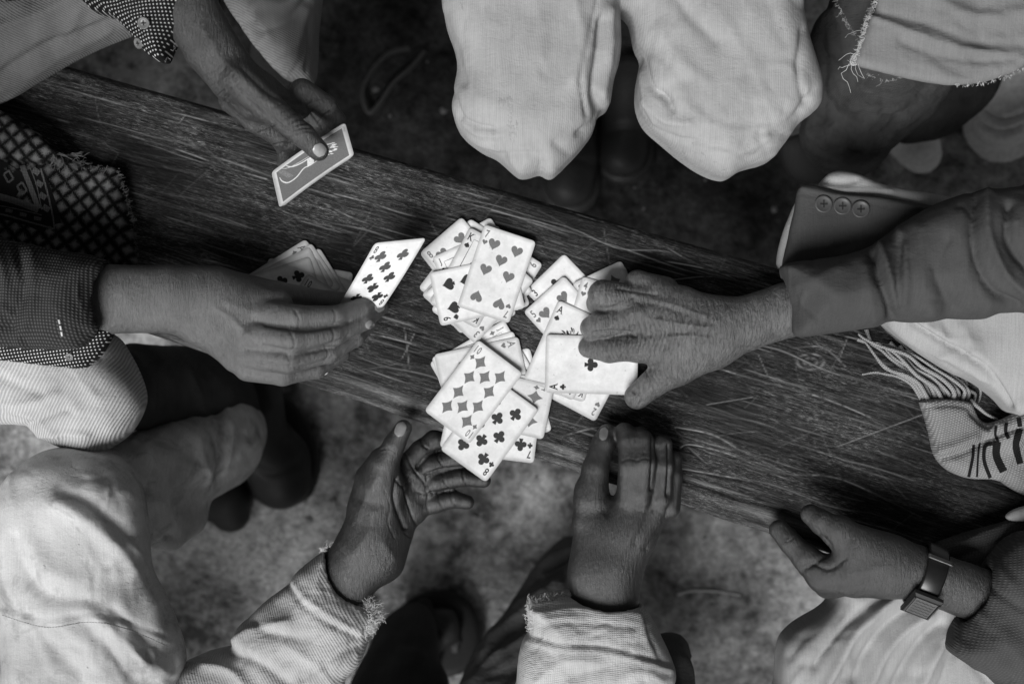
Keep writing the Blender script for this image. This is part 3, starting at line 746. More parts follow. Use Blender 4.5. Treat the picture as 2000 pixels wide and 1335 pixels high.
# ------------------------------------------------------------------ people
def person(px, py, label):
    return empty('person', W(px, py, -450), label, 'person')
def nail(parent, body, px, py, ang, ln, wd, mat, lift=.35, rise=0.0):
    """finger nail laid on the skin; ang: direction of the fingertip in the photo, degrees clockwise from up"""
    a = math.radians(ang); up = np.array([math.sin(a), -math.cos(a)]); rt = np.array([math.cos(a), math.sin(a)])
    V = []; n, m = 9, 7
    for j in range(n):
        for i in range(m):
            t = j / (n - 1) * 2 - 1; s = (i / (m - 1) * 2 - 1)
            wdt = wd * math.sqrt(max(0, 1 - abs(t) ** 3.2)) if abs(t) < 1 else .15 * wd
            p = np.array([px, py]) + up * t * ln + rt * s * max(wdt, .12 * wd)
            h, nn = hit(body, *p)
            if h is None: h, nn = hit(body, *(np.array([px, py]) + (p - np.array([px, py])) * .6))
            if h is None: return
            e = max(abs(t), abs(s)); V.append(tuple(h + nn * (lift + .35 * (1 - e ** 4)) / 1000))
    F_ = [(j * m + i, j * m + i + 1, (j + 1) * m + i + 1, (j + 1) * m + i) for j in range(n - 1) for i in range(m - 1)]
    V = np.array(V); 
    a_, b_, c_ = V[F_[20][0]], V[F_[20][1]], V[F_[20][2]]
    if np.cross(b_ - a_, c_ - b_)[2] < 0: F_ = [f[::-1] for f in F_]
    return mesh_obj('fingernail', V, F_, mat, parent)
def nailmat(name, v):
    t = NT(name); n = t.noise(t.pos, 300, 3); return t.done(t.ramp(n, .3, .7, v * .85, v * 1.1), .28, .6)
NAIL = nailmat('fingernail', .26); NAIL2 = nailmat('dull fingernail', .16)

def button(parent, body, px, py, r, mat, name='button', thread=None):
    """sewn four-hole button lying on the cloth"""
    h, nn = hit(body, px, py)
    if h is None: return
    nn = Vector(nn); 
    if nn.z < 0: nn = -nn
    nn = (nn + Vector((0, 0, .6))).normalized(); u = nn.orthogonal().normalized(); w = nn.cross(u); s = r * .00054
    V = []; F_ = []; n = 24
    prof = [(1.0, 0), (1.02, .0009), (.96, .0017), (.86, .0018), (.74, .0011), (.30, .0010), (0.02, .0010)]
    for q, z in prof:
        for k in range(n):
            a = 2 * math.pi * k / n; V.append(h + u * (math.cos(a) * s * q) + w * (math.sin(a) * s * q) + nn * (z + .0006))
    for j in range(len(prof) - 1):
        for k in range(n): F_.append((j * n + k, j * n + (k + 1) % n, (j + 1) * n + (k + 1) % n, (j + 1) * n + k))
    b = mesh_obj(name, [tuple(v) for v in V], F_, mat, parent)
    V = []; F_ = []                                   # the stitching thread: two crossed strands over the four holes
    for a, c in (((-.24, -.24), (.24, .24)), ((-.24, .24), (.24, -.24))):
        A = h + u * a[0] * s + w * a[1] * s + nn * .0022; B = h + u * c[0] * s + w * c[1] * s + nn * .0022; d = (B - A).normalized().cross(nn) * s * .09
        i = len(V); V += [tuple(A - d), tuple(B - d), tuple(B + d), tuple(A + d)]; F_.append((i, i + 1, i + 2, i + 3))
        for P in (A, B):
            i = len(V)
            for k in range(6): V.append(tuple(P + (u * math.cos(k) + w * math.sin(k)) * s * .11 + nn * .0002))
            F_.append(tuple(range(i, i + 6)))
    mesh_obj('thread', V, F_, thread or THREAD, b, smooth=False)
def fray(parent, body, edge, n, length, direc, mat, r=.00028, spread=.5, curl=.6, h0=None, name='frayed_thread', droop=.5):
    """loose yarn ends along a torn edge (photo points)"""
    E = catmull(edge, 8, False); lines = []; rad = []
    seg = np.r_[0, np.cumsum(np.linalg.norm(np.diff(E, axis=0), axis=1))]
    for k in range(n):
        s = RNG.uniform(0, seg[-1]); i = min(np.searchsorted(seg, s), len(E) - 1); p = E[i] + RNG.normal(0, 2.0, 2)
        h, nn = hit(body, *p)
        if h is None:
            h = Vector(W(p[0], p[1], h0 if h0 is not None else 30))
        a = math.radians(direc + RNG.normal(0, 40 * spread)); L = length * RNG.uniform(.3, 1.2) * .00054
        pts = [np.array(h) + (0, 0, .0003)]; d = np.array([math.sin(a), math.cos(a), .1 * RNG.normal()])
        for j in range(7):
            ang = RNG.normal(0, curl); c, s_ = math.cos(ang), math.sin(ang)
            d = np.array([d[0] * c - d[1] * s_, d[0] * s_ + d[1] * c, d[2] - .06 * droop + .12 * RNG.normal()]); pts.append(pts[-1] + d * L / 7)
        lines.append(pts); rad.append(r * RNG.uniform(.6, 1.3))
    V, F_ = tubes(lines, rad, 4); o = mesh_obj(name, V, F_, mat, parent); o['kind'] = 'stuff'; return o
def stitch(parent, body, line, n, ln, mat, r=.00035, name='stitching', lift=.0002):
    E = catmull(line, 10, False); seg = np.r_[0, np.cumsum(np.linalg.norm(np.diff(E, axis=0), axis=1))]; lines = []
    for k in range(n):
        s0 = seg[-1] * (k + .15) / n; s1 = seg[-1] * (k + .85) / n; pts = []
        for s in (s0, (s0 + s1) / 2, s1):
            p = [np.interp(s, seg, E[:, 0]), np.interp(s, seg, E[:, 1])]; h, nn = hit(body, *p)
            if h is not None: pts.append(np.array(h) + (0, 0, lift))
        if len(pts) == 3: lines.append(pts)
    if not lines: return
    V, F_ = tubes(lines, [r] * len(lines), 4, 1); o = mesh_obj(name, V, F_, mat, parent); o['kind'] = 'stuff'; return o
THREAD = plain('sewing thread', .02, .9); PALE = plain('pale cotton yarn', .52, .95); MIDY = plain('grey yarn', .30, .95)
def rf(x0, y0, x1, y1, n, ang, spread=25, ln=70, w=5, amp=1.4):
    """small random creases of worn cloth inside a box of the photo"""
    out = []
    for i in range(n):
        a = math.radians(ang + RNG.normal() * spread); l = ln * RNG.uniform(.4, 1.2); c = np.array([RNG.uniform(x0, x1), RNG.uniform(y0, y1)]); d = np.array([math.cos(a), math.sin(a)]) * l / 2
        b = np.array([-d[1], d[0]]) * RNG.normal() * .25
        out.append(([c - d, c - d * .3 + b, c + d * .4 + b * .6, c + d], w * RNG.uniform(.6, 1.5), amp * RNG.uniform(.4, 1.2) * RNG.choice([-1, 1])))
    return out
def build(name, vox, items, mat, parent, folds=(), creases=(), smooth=2, ripple=0.0, loc=None, dz=0):
    if dz:
        items = [(it[0], [(p[0], p[1], p[2] + dz, p[3]) for p in it[1]], *it[2:]) if it[0] in 'cx' else (it[0], it[1], it[2] + dz, *it[3:]) for it in items]
    """items: ('c', pts, k[, flat]) limb, ('p', poly, h, half, R, k, opts) pad, ('x', pts, k) carve"""
    L = []
    for it in items:
        if it[0] in 'cx' and it[0] != 'x':
            for p in it[1]: L.append((p[0], p[1], p[2], p[3]))
        elif it[0] == 'p':
            o = it[6] if len(it) > 6 else {}; poly = np.array(it[1]); ref = o.get('ref', None) or catmull(poly, 5).mean(0)
            for q in poly:
                h = it[2] + o.get('gx', 0) * (q[0] - ref[0]) + o.get('gy', 0) * (q[1] - ref[1]); L += [(q[0], q[1], h + it[3], 2), (q[0], q[1], h - it[3], 2)]
    lo, hi = bounds(*L); lo = np.maximum(lo, [-1.3, -1.3, .004]); hi = np.minimum(hi, [1.3, 1.3, 1.5])
    sc = Sculpt(vox, lo, hi)
    for it in items:
        if it[0] == 'c': sc.chain(it[1], it[2], flat=it[3] if len(it) > 3 else 1.0)
        elif it[0] == 'x': sc.chain(it[1], it[2], cut=True)
        elif it[0] == 'p': sc.pad(it[1], it[2], it[3], it[4], it[5], **(it[6] if len(it) > 6 else {}))
    return finish(sc, name, mat, parent, folds, creases, smooth, ripple, loc)

# ---- A: the man astride the left end, dotted shirt, both hands in play
SK_A = skin('weathered dark skin', .042, 1.2, 40, spec=.5, rough=.42); SK_A2 = SK_A
pA = person(-700, 420, 'person at the left in a dotted shirt with a card in each outstretched hand')
handA = build('body', .0012, [
    ('c', [(330, -150, 130, 66), (368, 15, 122, 57), (412, 92, 116, 54), (458, 152, 108, 49), (505, 185, 98, 44)], 14, .85),
    ('c', [(500, 190, 94, 42), (545, 208, 88, 36), (582, 208, 82, 27)], 12, .8),
    ('c', [(466, 155, 122, 34), (520, 205, 122, 31), (568, 245, 116, 24), (592, 264, 112, 23.5), (622, 294, 103, 20.5)], 8),   # thumb
    ('c', [(590, 178, 82, 25), (635, 208, 70, 23), (655, 236, 50, 20), (652, 262, 30, 16)], 4),              # index
    ('c', [(585, 200, 60, 23), (622, 236, 48, 20), (636, 266, 26, 17), (620, 290, 14, 15)], 3),
    ('c', [(455, 195, 84, 28), (500, 236, 76, 24), (545, 268, 62, 19), (585, 290, 40, 17)], 7),             # palm edge, ring
    ('c', [(520, 246, 66, 22), (550, 274, 50, 19), (560, 300, 34, 17), (556, 318, 20, 15)], 3),              # little
    ('c', [(560, 262, 56, 20), (585, 290, 36, 17), (592, 318, 16, 15)], 3),
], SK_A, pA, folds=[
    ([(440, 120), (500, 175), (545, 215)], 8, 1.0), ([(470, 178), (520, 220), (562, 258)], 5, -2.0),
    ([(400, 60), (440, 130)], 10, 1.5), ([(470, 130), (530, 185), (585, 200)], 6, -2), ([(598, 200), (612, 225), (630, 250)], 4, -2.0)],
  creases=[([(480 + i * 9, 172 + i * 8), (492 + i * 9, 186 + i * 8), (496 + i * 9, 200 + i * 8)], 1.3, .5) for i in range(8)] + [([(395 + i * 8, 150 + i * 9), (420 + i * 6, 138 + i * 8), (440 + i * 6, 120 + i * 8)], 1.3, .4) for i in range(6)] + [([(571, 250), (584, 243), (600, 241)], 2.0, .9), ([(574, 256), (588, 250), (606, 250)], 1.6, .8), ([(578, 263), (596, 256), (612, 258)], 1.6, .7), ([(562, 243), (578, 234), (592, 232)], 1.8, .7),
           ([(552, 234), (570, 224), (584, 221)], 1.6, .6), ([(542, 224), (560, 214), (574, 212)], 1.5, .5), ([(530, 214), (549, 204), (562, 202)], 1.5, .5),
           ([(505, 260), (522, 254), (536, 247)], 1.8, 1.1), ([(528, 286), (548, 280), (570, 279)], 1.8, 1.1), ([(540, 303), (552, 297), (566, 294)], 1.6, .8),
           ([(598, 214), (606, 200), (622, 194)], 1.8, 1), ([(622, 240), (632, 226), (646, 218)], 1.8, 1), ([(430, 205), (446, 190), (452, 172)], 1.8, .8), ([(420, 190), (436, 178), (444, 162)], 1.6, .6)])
nail(pA, handA, 624, 293, 137, 13, 12, NAIL)
handB = build('hand', .0013, [
    ('c', [(-150, 585, 120, 66), (120, 585, 118, 66), (215, 584, 116, 67), (330, 584, 112, 66), (400, 590, 106, 66)], 14, .8),
    ('c', [(390, 590, 104, 62), (450, 600, 104, 54), (540, 600, 96, 34)], 14, .7),
    ('c', [(400, 605, 100, 62), (460, 640, 104, 48), (500, 650, 106, 34)], 14, .7),
    ('c', [(420, 630, 96, 56), (470, 690, 94, 40), (490, 705, 92, 32)], 14, .8),
    ('c', [(430, 570, 96, 48), (540, 575, 76, 26), (640, 588, 62, 20), (705, 588, 60, 16)], 9),       # thumb
    ('c', [(500, 612, 100, 32), (580, 622, 118, 26), (655, 618, 102, 21), (706, 600, 80, 18), (738, 584, 58, 15)], 4),      # index
    ('c', [(485, 652, 106, 30), (572, 664, 126, 26), (652, 654, 104, 21), (708, 628, 80, 18), (744, 600, 52, 15)], 3),      # middle
    ('c', [(478, 692, 98, 29), (562, 704, 118, 25), (640, 690, 94, 20), (694, 660, 72, 17), (724, 630, 48, 14)], 3),
    ('c', [(485, 716, 90, 29), (552, 730, 102, 23), (616, 720, 82, 19), (668, 690, 58, 16)], 3),
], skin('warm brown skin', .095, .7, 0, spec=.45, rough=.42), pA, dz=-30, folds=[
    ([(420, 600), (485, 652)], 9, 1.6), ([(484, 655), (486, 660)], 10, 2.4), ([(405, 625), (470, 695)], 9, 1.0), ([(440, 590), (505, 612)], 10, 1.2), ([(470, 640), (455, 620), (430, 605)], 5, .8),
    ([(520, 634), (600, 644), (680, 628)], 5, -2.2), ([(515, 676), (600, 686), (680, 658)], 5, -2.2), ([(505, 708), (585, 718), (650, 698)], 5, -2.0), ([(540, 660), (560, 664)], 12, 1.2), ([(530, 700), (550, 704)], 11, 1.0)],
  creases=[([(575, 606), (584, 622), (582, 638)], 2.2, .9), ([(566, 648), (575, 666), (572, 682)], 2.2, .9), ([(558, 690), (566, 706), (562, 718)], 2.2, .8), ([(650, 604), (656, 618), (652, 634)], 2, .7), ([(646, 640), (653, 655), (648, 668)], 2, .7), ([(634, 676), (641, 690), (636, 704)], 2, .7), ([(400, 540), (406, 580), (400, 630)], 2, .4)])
nail(pA, handB, 741, 600, 60, 10, 9, NAIL); nail(pA, handB, 722, 634, 55, 9, 8, NAIL)
dotm = NT('dark dotted shirt cotton')
def dots():
    t = dotm; sx = t.node('ShaderNodeSeparateXYZ'); t.put(sx.inputs[0], t.mapping(rot=38)); K = 2 * math.pi / .0046
    v = t.math('MULTIPLY', t.math('SINE', t.math('MULTIPLY', sx.outputs[0], K)), t.math('SINE', t.math('MULTIPLY', sx.outputs[1], K))); n = t.noise(t.pos, 60, 3)
    c = t.ramp(v, .55, .72, .008, .60); c = t.math('MULTIPLY', c, t.ramp(n, .3, .7, .8, 1.15))
    t.bump(t.noise(t.pos, 30, 4), .01, .2); t.bump(t.noise(t.pos, 900, 2), .0003, .5); return t.done(c, .8, .2)
DOTS = dots(); BTN = plain('grey shirt button', .16, .35, .5); BTN2 = plain('dark jacket button', .06, .4, .4)
slA = build('shirt_sleeve', .002, [
    ('p', [(120, -160), (163, 2), (224, 35), (266, 77), (290, 108), (323, 121), (334, 100), (367, 40), (392, 15), (425, 2), (400, -160)], 112, 46, 36, 5, dict(n=3)),
    ('x', [(420, 90, 108, 44), (385, 40, 114, 50), (350, -60, 118, 50)], 3)],
    DOTS, pA, folds=[([(300, -20), (345, 60)], 10, 2.5), ([(220, 0), (290, 90)], 9, -2.5), ([(180, -40), (210, 10), (280, 40)], 10, 2.5), ([(260, -60), (330, 30)], 8, -2), ([(372, -30), (385, 12)], 7, -2)], ripple=.5)
button(pA, slA, 281, 45, 10.5, BTN); button(pA, slA, 272, 84, 10, BTN)
fray(pA, slA, [(323, 119), (336, 98), (367, 42), (388, 18), (420, 6)], 50, 8, 135, MIDY, r=.00018)
CORDA = cloth('grey corduroy', .20, 'cord', rot=-62, pitch=.0022, depth=.0007, contrast=.28, stain=.12)
trA = build('trousers', .0032, [
    ('p', [(-260, -160), (-300, 330), (-20, 205), (60, 160), (125, 122), (185, 92), (250, 66), (300, 44), (400, -20), (480, -160)], 40, 72, 66, 10, dict(n=3)),
    ('p', [(380, -160), (430, -20), (470, 50), (520, 118), (560, 152), (590, 158), (612, 152), (618, 60), (614, -160)], -70, 60, 40, 10, dict(n=3)),
    ('c', [(560, -60, -120, 70), (560, 60, -220, 62), (540, 120, -420, 52)], 12)],
    CORDA, pA, folds=rf(0, 0, 320, 170, 20, -30, 25, 110, 7, 1.8) + rf(450, 0, 610, 150, 12, -50, 25, 70, 6, 2) + [([(-20, 60), (90, 20), (200, -40)], 14, 5), ([(0, 150), (90, 90), (230, 40)], 12, -4), ([(20, 190), (110, 118), (220, 60)], 8, 3), ([(60, 0), (110, -60)], 16, -5),
        ([(470, 20), (500, 60), (560, 40), (600, 0)], 9, -5), ([(560, 150), (580, 80), (600, 20)], 10, 5), ([(600, 150), (606, 60)], 6, -4), ([(500, 30), (540, 90)], 8, 4), ([(480, -40), (540, 10), (600, -20)], 10, 5)], ripple=1.3)
CORDB = cloth('pale fine corduroy', .44, 'cord', rot=28, pitch=.0030, depth=.0011, contrast=.34, stain=.06)
trB = build('trouser_leg', .003, [
    ('p', [(-360, 640), (-100, 600), (100, 610), (215, 650), (250, 690), (276, 745), (283, 785), (268, 825), (245, 855), (215, 875), (190, 890), (150, 880), (110, 868), (80, 850), (50, 832), (0, 828), (-150, 830), (-360, 840)], 4, 62, 58, 10, dict(n=3)),
    ], CORDB, pA, folds=rf(0, 660, 260, 860, 12, 30, 40, 80, 7, 1.3) + [([(20, 800), (60, 812), (110, 850)], 8, 4), ([(40, 840), (75, 820), (130, 800)], 7, -4.5), ([(0, 790), (60, 785), (110, 770)], 10, 4), ([(60, 855), (110, 845), (170, 850)], 7, 4), ([(0, 740), (80, 770)], 12, -3)], ripple=1.0)
SHADEC = cloth('shaded trouser cloth', .055, 'plain', stain=.2)  # shade on the lower part of the same leg, put into the cloth colour
shB = build('trouser_shin', .004, [
    ('c', [(180, 770, -40, 88), (262, 755, -110, 84), (370, 760, -220, 84), (450, 800, -330, 74)], 20),
    ], SHADEC, pA, folds=[([(255, 690), (300, 760), (285, 850)], 8, 5), ([(340, 680), (380, 740), (400, 830)], 9, 5)], ripple=1.5)
BOOT = plain('black boot leather', .016, .5, .3)
bootB = build('boot', .004, [('c', [(490, 770, -330, 62), (500, 850, -390, 62), (540, 900, -405, 66), (548, 935, -410, 60)], 15, .8),
                         ('p', [(440, 830), (460, 770), (540, 760), (600, 820), (625, 900), (610, 965), (560, 990), (500, 975), (465, 920)], -438, 10, 6, 3, dict(n=4))], BOOT, pA,
      folds=[([(480, 905), (530, 925), (590, 900)], 8, -4)])
COARSE = cloth('coarse woven jacket', .075, 'weave', rot=4, pitch=.0030, depth=.0012, contrast=.75, fuzz=.2)
slB = build('jacket_sleeve', .0026, [
    ('p', [(-400, 420), (-100, 440), (20, 468), (110, 488), (202, 506), (207, 560), (204, 620), (203, 645), (190, 654), (172, 672), (150, 682), (60, 682), (0, 678), (-400, 700)], 122, 54, 44, 5, dict(n=3)),
    ('x', [(260, 584, 112, 70), (205, 584, 114, 68), (120, 584, 116, 52)], 3)],
    COARSE, pA, dz=-18, folds=rf(0, 480, 200, 670, 14, 90, 30, 60, 5, 1.2) + [([(30, 470), (45, 560), (22, 640)], 8, -5), ([(60, 480), (66, 560), (50, 640)], 9, 3), ([(-10, 480), (10, 560), (-10, 650)], 10, 5), ([(0, 640), (30, 650), (60, 680)], 6, -3), ([(10, 600), (30, 630), (35, 670)], 5, 3)], ripple=.7)
stitch(pA, slB, [(115, 622), (119, 640), (122, 657)], 3, 4, PALE, r=.0011, lift=.0006, name='bar_tack')
cuB = build('shirt_cuff', .002, [('p', [(-60, 640), (60, 640), (120, 610), (215, 640), (219, 655), (200, 690), (180, 708), (162, 719), (90, 713), (40, 707), (-60, 690)], 84, 22, 18, 3, dict(n=3))], DOTS, pA, ripple=.4)
button(pA, cuB, 136, 696, 7, BTN)

# ---- C: legs at the lower left
pC = person(120, 1500, 'person at the lower left showing one bent knee in stained light trousers')
LIGHTC = cloth('light worn trousers', .54, 'plain', stain=.5, wrinkle=.4, var=.1)
trC = build('trousers', .0032, [
    ('p', [(8, 1500), (10, 1300), (2, 1200), (-6, 1100), (-4, 1020), (12, 960), (45, 925), (90, 897), (150, 884), (220, 895), (270, 950), (285, 1030), (292, 1110), (318, 1165), (345, 1230), (360, 1290), (348, 1340), (348, 1500)], 30, 72, 66, 14, dict(n=3)),
    ('c', [(120, 985, 20, 100), (150, 975, 0, 96)], 30),
    ], LIGHTC, pC, folds=rf(0, 920, 300, 1160, 22, 50, 40, 70, 6, 1.3) + rf(20, 1220, 330, 1335, 22, 50, 25, 100, 8, 2.2) + [
        ([(115, 985), (150, 1005), (190, 1035), (235, 1080), (270, 1130), (300, 1180)], 20, 7), ([(125, 962), (170, 975), (220, 1015), (262, 1065)], 12, -3.5),
        ([(28, 1050), (45, 1110), (75, 1150), (120, 1168), (180, 1172)], 16, -5), ([(60, 1060), (90, 1110), (140, 1130)], 22, 4), ([(140, 1205), (190, 1245), (240, 1300), (290, 1360)], 15, -5), ([(185, 1200), (240, 1250), (310, 1330)], 13, 6),
        ([(220, 1190), (280, 1240), (340, 1300)], 9, -4), ([(80, 1240), (130, 1290), (160, 1340)], 20, -5),
        ([(330, 800), (380, 830), (400, 930)], 14, 5), ([(300, 870), (330, 930), (350, 1000)], 12, -5), ([(430, 770), (450, 840), (440, 920)], 10, 5), ([(250, 1060), (275, 1085), (285, 1110)], 8, 5),
        ([(0, 1182), (90, 1208), (180, 1199), (260, 1215), (330, 1245)], 3, -2.2), ([(0, 1192), (90, 1216), (180, 1207), (260, 1224), (330, 1256)], 4, 1.8)], ripple=1.2)
shinC = build('trouser_shin', .0034, [
    ('c', [(130, 985, 14, 94), (230, 960, -60, 92), (330, 915, -150, 96), (420, 865, -250, 92), (436, 845, -300, 84)], 30),
    ('c', [(240, 1010, -20, 50), (330, 1040, -100, 34), (365, 1010, -160, 40)], 20)],
    cloth('soiled trouser cloth', .55, 'plain', stain=.5, wrinkle=.6, var=.3), pC, folds=rf(240, 800, 480, 1010, 26, 100, 40, 90, 7, 2.5) + [([(180, 975), (250, 965), (310, 985), (345, 1040)], 8, 7), ([(190, 960), (250, 950), (320, 970)], 8, -5),
        ([(300, 880), (330, 930), (350, 1000)], 12, -6), ([(330, 800), (380, 830), (400, 930)], 14, 6), ([(430, 770), (450, 840), (440, 920)], 9, 6), ([(410, 770), (430, 840), (420, 930)], 8, -5), ([(250, 990), (290, 1010), (330, 1050)], 7, -7), ([(240, 1030), (280, 1050), (310, 1080)], 6, 5)], ripple=1.6)
stitch(pC, trC, [(4, 1200), (90, 1224), (180, 1214), (260, 1232), (328, 1262)], 60, 3, MIDY, r=.0004)
shC = build('shoe', .004, [('c', [(400, 960, -420, 56), (440, 975, -428, 50), (450, 1000, -432, 40)], 12, .8)], BOOT, pC)

STAINS = []
# ---- H: the man at the top with two light knees
pH = person(1230, -420, 'person at the top with two pale ribbed trouser knees side by side')
KNEE = cloth('pale ribbed trousers', .28, 'cord', rot=90 - 88, pitch=.0021, depth=.0002, contrast=.06, stain=.16, wrinkle=.45)
trH = build('trousers', .003, [
    ('p', [(862, -160), (864, 0), (870, 50), (885, 92), (893, 140), (888, 175), (883, 215), (893, 248), (915, 275), (945, 297), (972, 310), (1000, 335), (1018, 347), (1040, 343), (1056, 338), (1075, 348), (1102, 325), (1130, 296), (1156, 262), (1170, 224), (1188, 212), (1196, 165), (1208, 120), (1211, 60), (1205, 0), (1215, -160)], 32, 66, 46, 10, dict(n=3)),
    ('p', [(1205, -160), (1207, 0), (1230, 42), (1240, 90), (1252, 118), (1244, 160), (1243, 205), (1258, 245), (1290, 275), (1332, 310), (1375, 338), (1416, 350), (1448, 331), (1500, 316), (1522, 288), (1550, 250), (1588, 218), (1597, 188), (1592, 150), (1578, 100), (1567, 60), (1562, 0), (1575, -160)], 32, 66, 46, 10, dict(n=3)),
    ('c', [(1040, 150, -20, 92), (1035, 190, -160, 76), (1035, 220, -380, 60)], 20), ('c', [(1420, 160, -20, 92), (1410, 180, -180, 76), (1400, 220, -380, 60)], 20)],
    KNEE, pH, folds=rf(870, 0, 1200, 300, 34, 90, 30, 90, 6, 1.1) + rf(1240, 0, 1580, 310, 34, 80, 40, 90, 6, 1.1) + rf(900, 270, 1140, 330, 10, 10, 20, 60, 5, 1.5) + rf(1280, 240, 1560, 320, 12, -10, 20, 70, 5, 1.5) + [
        ([(1168, 0), (1152, 70), (1134, 140), (1146, 225)], 4, -3.5), ([(1178, 40), (1170, 110), (1163, 180), (1172, 215)], 11, -9), ([(1195, 20), (1190, 110), (1178, 200)], 8, 3), ([(1120, -20), (1140, 80), (1120, 160)], 12, 3),
        ([(866, 30), (890, 110), (905, 160)], 11, -4), ([(885, 180), (898, 225), (930, 246), (965, 252)], 6, -5), ([(896, 262), (930, 280), (975, 290)], 6, 3.5), ([(905, 240), (940, 262), (990, 262)], 8, 3), ([(965, 308), (1000, 300), (1040, 302)], 7, -3),
        ([(1130, 262), (1150, 250), (1165, 232)], 7, -5), ([(990, 280), (1000, 315), (1020, 340)], 6, 3), ([(1085, 280), (1110, 300)], 9, -3), ([(1050, 345), (1058, 325), (1055, 300)], 6, -3),
        ([(1300, -30), (1350, 30), (1400, 80)], 16, -5), ([(1290, 60), (1330, 120), (1380, 160)], 16, 3), ([(1255, 115), (1268, 165), (1290, 190), (1312, 215)], 7, -7), ([(1288, 180), (1306, 196)], 9, -7), ([(1262, 200), (1300, 232), (1350, 240)], 9, 5), ([(1256, 235), (1300, 262), (1370, 280), (1420, 290)], 6, -3.5),
        ([(1568, 60), (1560, 140), (1575, 200)], 8, -4.5), ([(1590, 180), (1550, 230), (1510, 260)], 8, -3), ([(1500, 0), (1530, 80)], 14, -3), ([(1440, 300), (1480, 280), (1540, 250)], 9, 3), ([(1248, 140), (1262, 200), (1280, 240)], 6, 3), ([(1040, -20), (1060, 60), (1050, 150)], 10, 1.5), ([(930, 0), (950, 80), (960, 180)], 14, -1.5), ([(1400, 20), (1470, 120), (1500, 220)], 14, 1.5), ([(1360, 200), (1420, 240), (1500, 240)], 10, -2)], ripple=.6)
for kx, ky, n_, sx, sy in ((996, 232, 30, 4, 22), (1002, 262, 14, 5, 10), (1458, 292, 16, 4, 7), (1527, 48, 12, 8, 8), (1413, 338, 8, 4, 3), (985, 200, 14, 6, 4), (1350, 300, 10, 20, 8), (900, 15, 8, 3, 3)):
    for i in range(n_):
        x, y = kx + RNG.normal() * sx, ky + RNG.normal() * sy; STAINS.append((trH, x, y, RNG.uniform(1.5, 5)))

stn = plain('dried mud stain', .27, .95)
BROWN = plain('brown shoe leather', .035, .5, .4)
for px, py, sx in ((1120, 300, 1), (1225, 240, 1)):
    build('shoe', .005, [('c', [(px, py - 80, -400, 46), (px, py, -405, 50), (px - 8, py + 55, -415, 52)], 14, .8), ('c', [(px, py - 80, -440, 54), (px - 6, py + 60, -440, 62)], 4, .25)], BROWN, pH, folds=[([(px - 40, py + 20), (px, py + 10), (px + 40, py + 22)], 6, -4)])

# ---- I: upper right, coat hem and jeans
pI = person(1900, -420, 'person at the upper right in dark jeans and a coat with frayed edge')
COAT = cloth('grey cotton coat', .17, 'plain', stain=.1, var=.08)
cI = build('coat', .003, [
    ('p', [(1716, -200), (1712, 0), (1700, 30), (1684, 80), (1668, 124), (1720, 141), (1790, 158), (1850, 166), (1920, 162), (1985, 138), (2060, 100), (2200, 40), (2200, -200)], 66, 9, 8, 5, dict(n=3)),
    ('c', [(1760, -150, 10, 60), (1900, 20, 6, 70), (2050, 0, 0, 90), (2300, -150, 0, 140)], 20)],
    COAT, pI, folds=rf(1700, 20, 2000, 150, 18, 20, 15, 110, 6, 1.5) + [([(1706, 34), (1780, 62), (1870, 92), (2000, 112)], 6, 5), ([(1760, 80), (1830, 108), (1920, 118), (2000, 108)], 7, -4), ([(1700, 20), (1790, 40), (1900, 80), (2020, 90)], 9, -4), ([(1800, -20), (1900, 30), (2020, 20)], 18, 5)], ripple=1.2)
fray(pI, cI, [(1714, 0), (1700, 30), (1684, 80), (1668, 124)], 260, 9, 270, PALE, r=.0002, curl=.25, spread=1.0)
fray(pI, cI, [(1700, 20), (1690, 60), (1676, 110)], 6, 75, 235, PALE, r=.00028, curl=.4, h0=60)
fray(pI, cI, [(1668, 122), (1672, 126)], 3, 66, 262, PALE, r=.0004, curl=.7, h0=60)
fray(pI, cI, [(1860, 166), (1930, 160), (1990, 137), (2060, 100)], 120, 5, 190, PALE, r=.0002, curl=.2)
JEANS = cloth('dark worn jeans', .05, 'twill', rot=40, pitch=.002, depth=.0006, stain=.4, contrast=.3, var=.45, wrinkle=1.2)
jI = build('jeans', .004, [
    ('p', [(1650, -160), (1625, 0), (1600, 30), (1582, 80), (1580, 140), (1572, 220), (1565, 262), (1578, 300), (1610, 332), (1650, 345), (1700, 338), (1740, 292), (1790, 252), (1830, 205), (1850, 150), (1760, 0), (1760, -160)], -90, 70, 60, 10, dict(n=3, gy=-.35)),
    ('p', [(1760, 60), (1800, 120), (1940, 140), (1930, 200), (1870, 255), (1810, 275), (1755, 272), (1740, 200)], -230, 50, 40, 10, dict(n=3))],
    JEANS, pI, folds=rf(1590, 60, 1840, 320, 46, -20, 50, 60, 6, 3.4) + [([(1690, 300), (1700, 240), (1760, 200)], 12, 4), ([(1620, 200), (1660, 260)], 9, -4), ([(1652, 138), (1680, 168), (1722, 180), (1760, 176), (1785, 162)], 5, 4), ([(1655, 150), (1690, 182), (1730, 192), (1790, 176)], 5, -4), ([(1630, 20), (1650, 100), (1640, 200), (1625, 260)], 6, 3), ([(1600, 60), (1612, 160), (1600, 240)], 9, -4),
        ([(1660, 210), (1720, 205), (1790, 180)], 7, 4), ([(1660, 230), (1720, 228), (1780, 210)], 7, -4), ([(1600, 280), (1650, 300), (1700, 290)], 10, 4)], ripple=2)
fray(pI, jI, [(1690, 146), (1730, 156), (1760, 150)], 26, 16, 100, MIDY, r=.00025, curl=1.0)
fray(pI, jI, [(1632, 0), (1648, 34), (1670, 70)], 60, 14, 120, MIDY, r=.00028, curl=1.1)
WS = plain('off white sneaker', .75, .6)
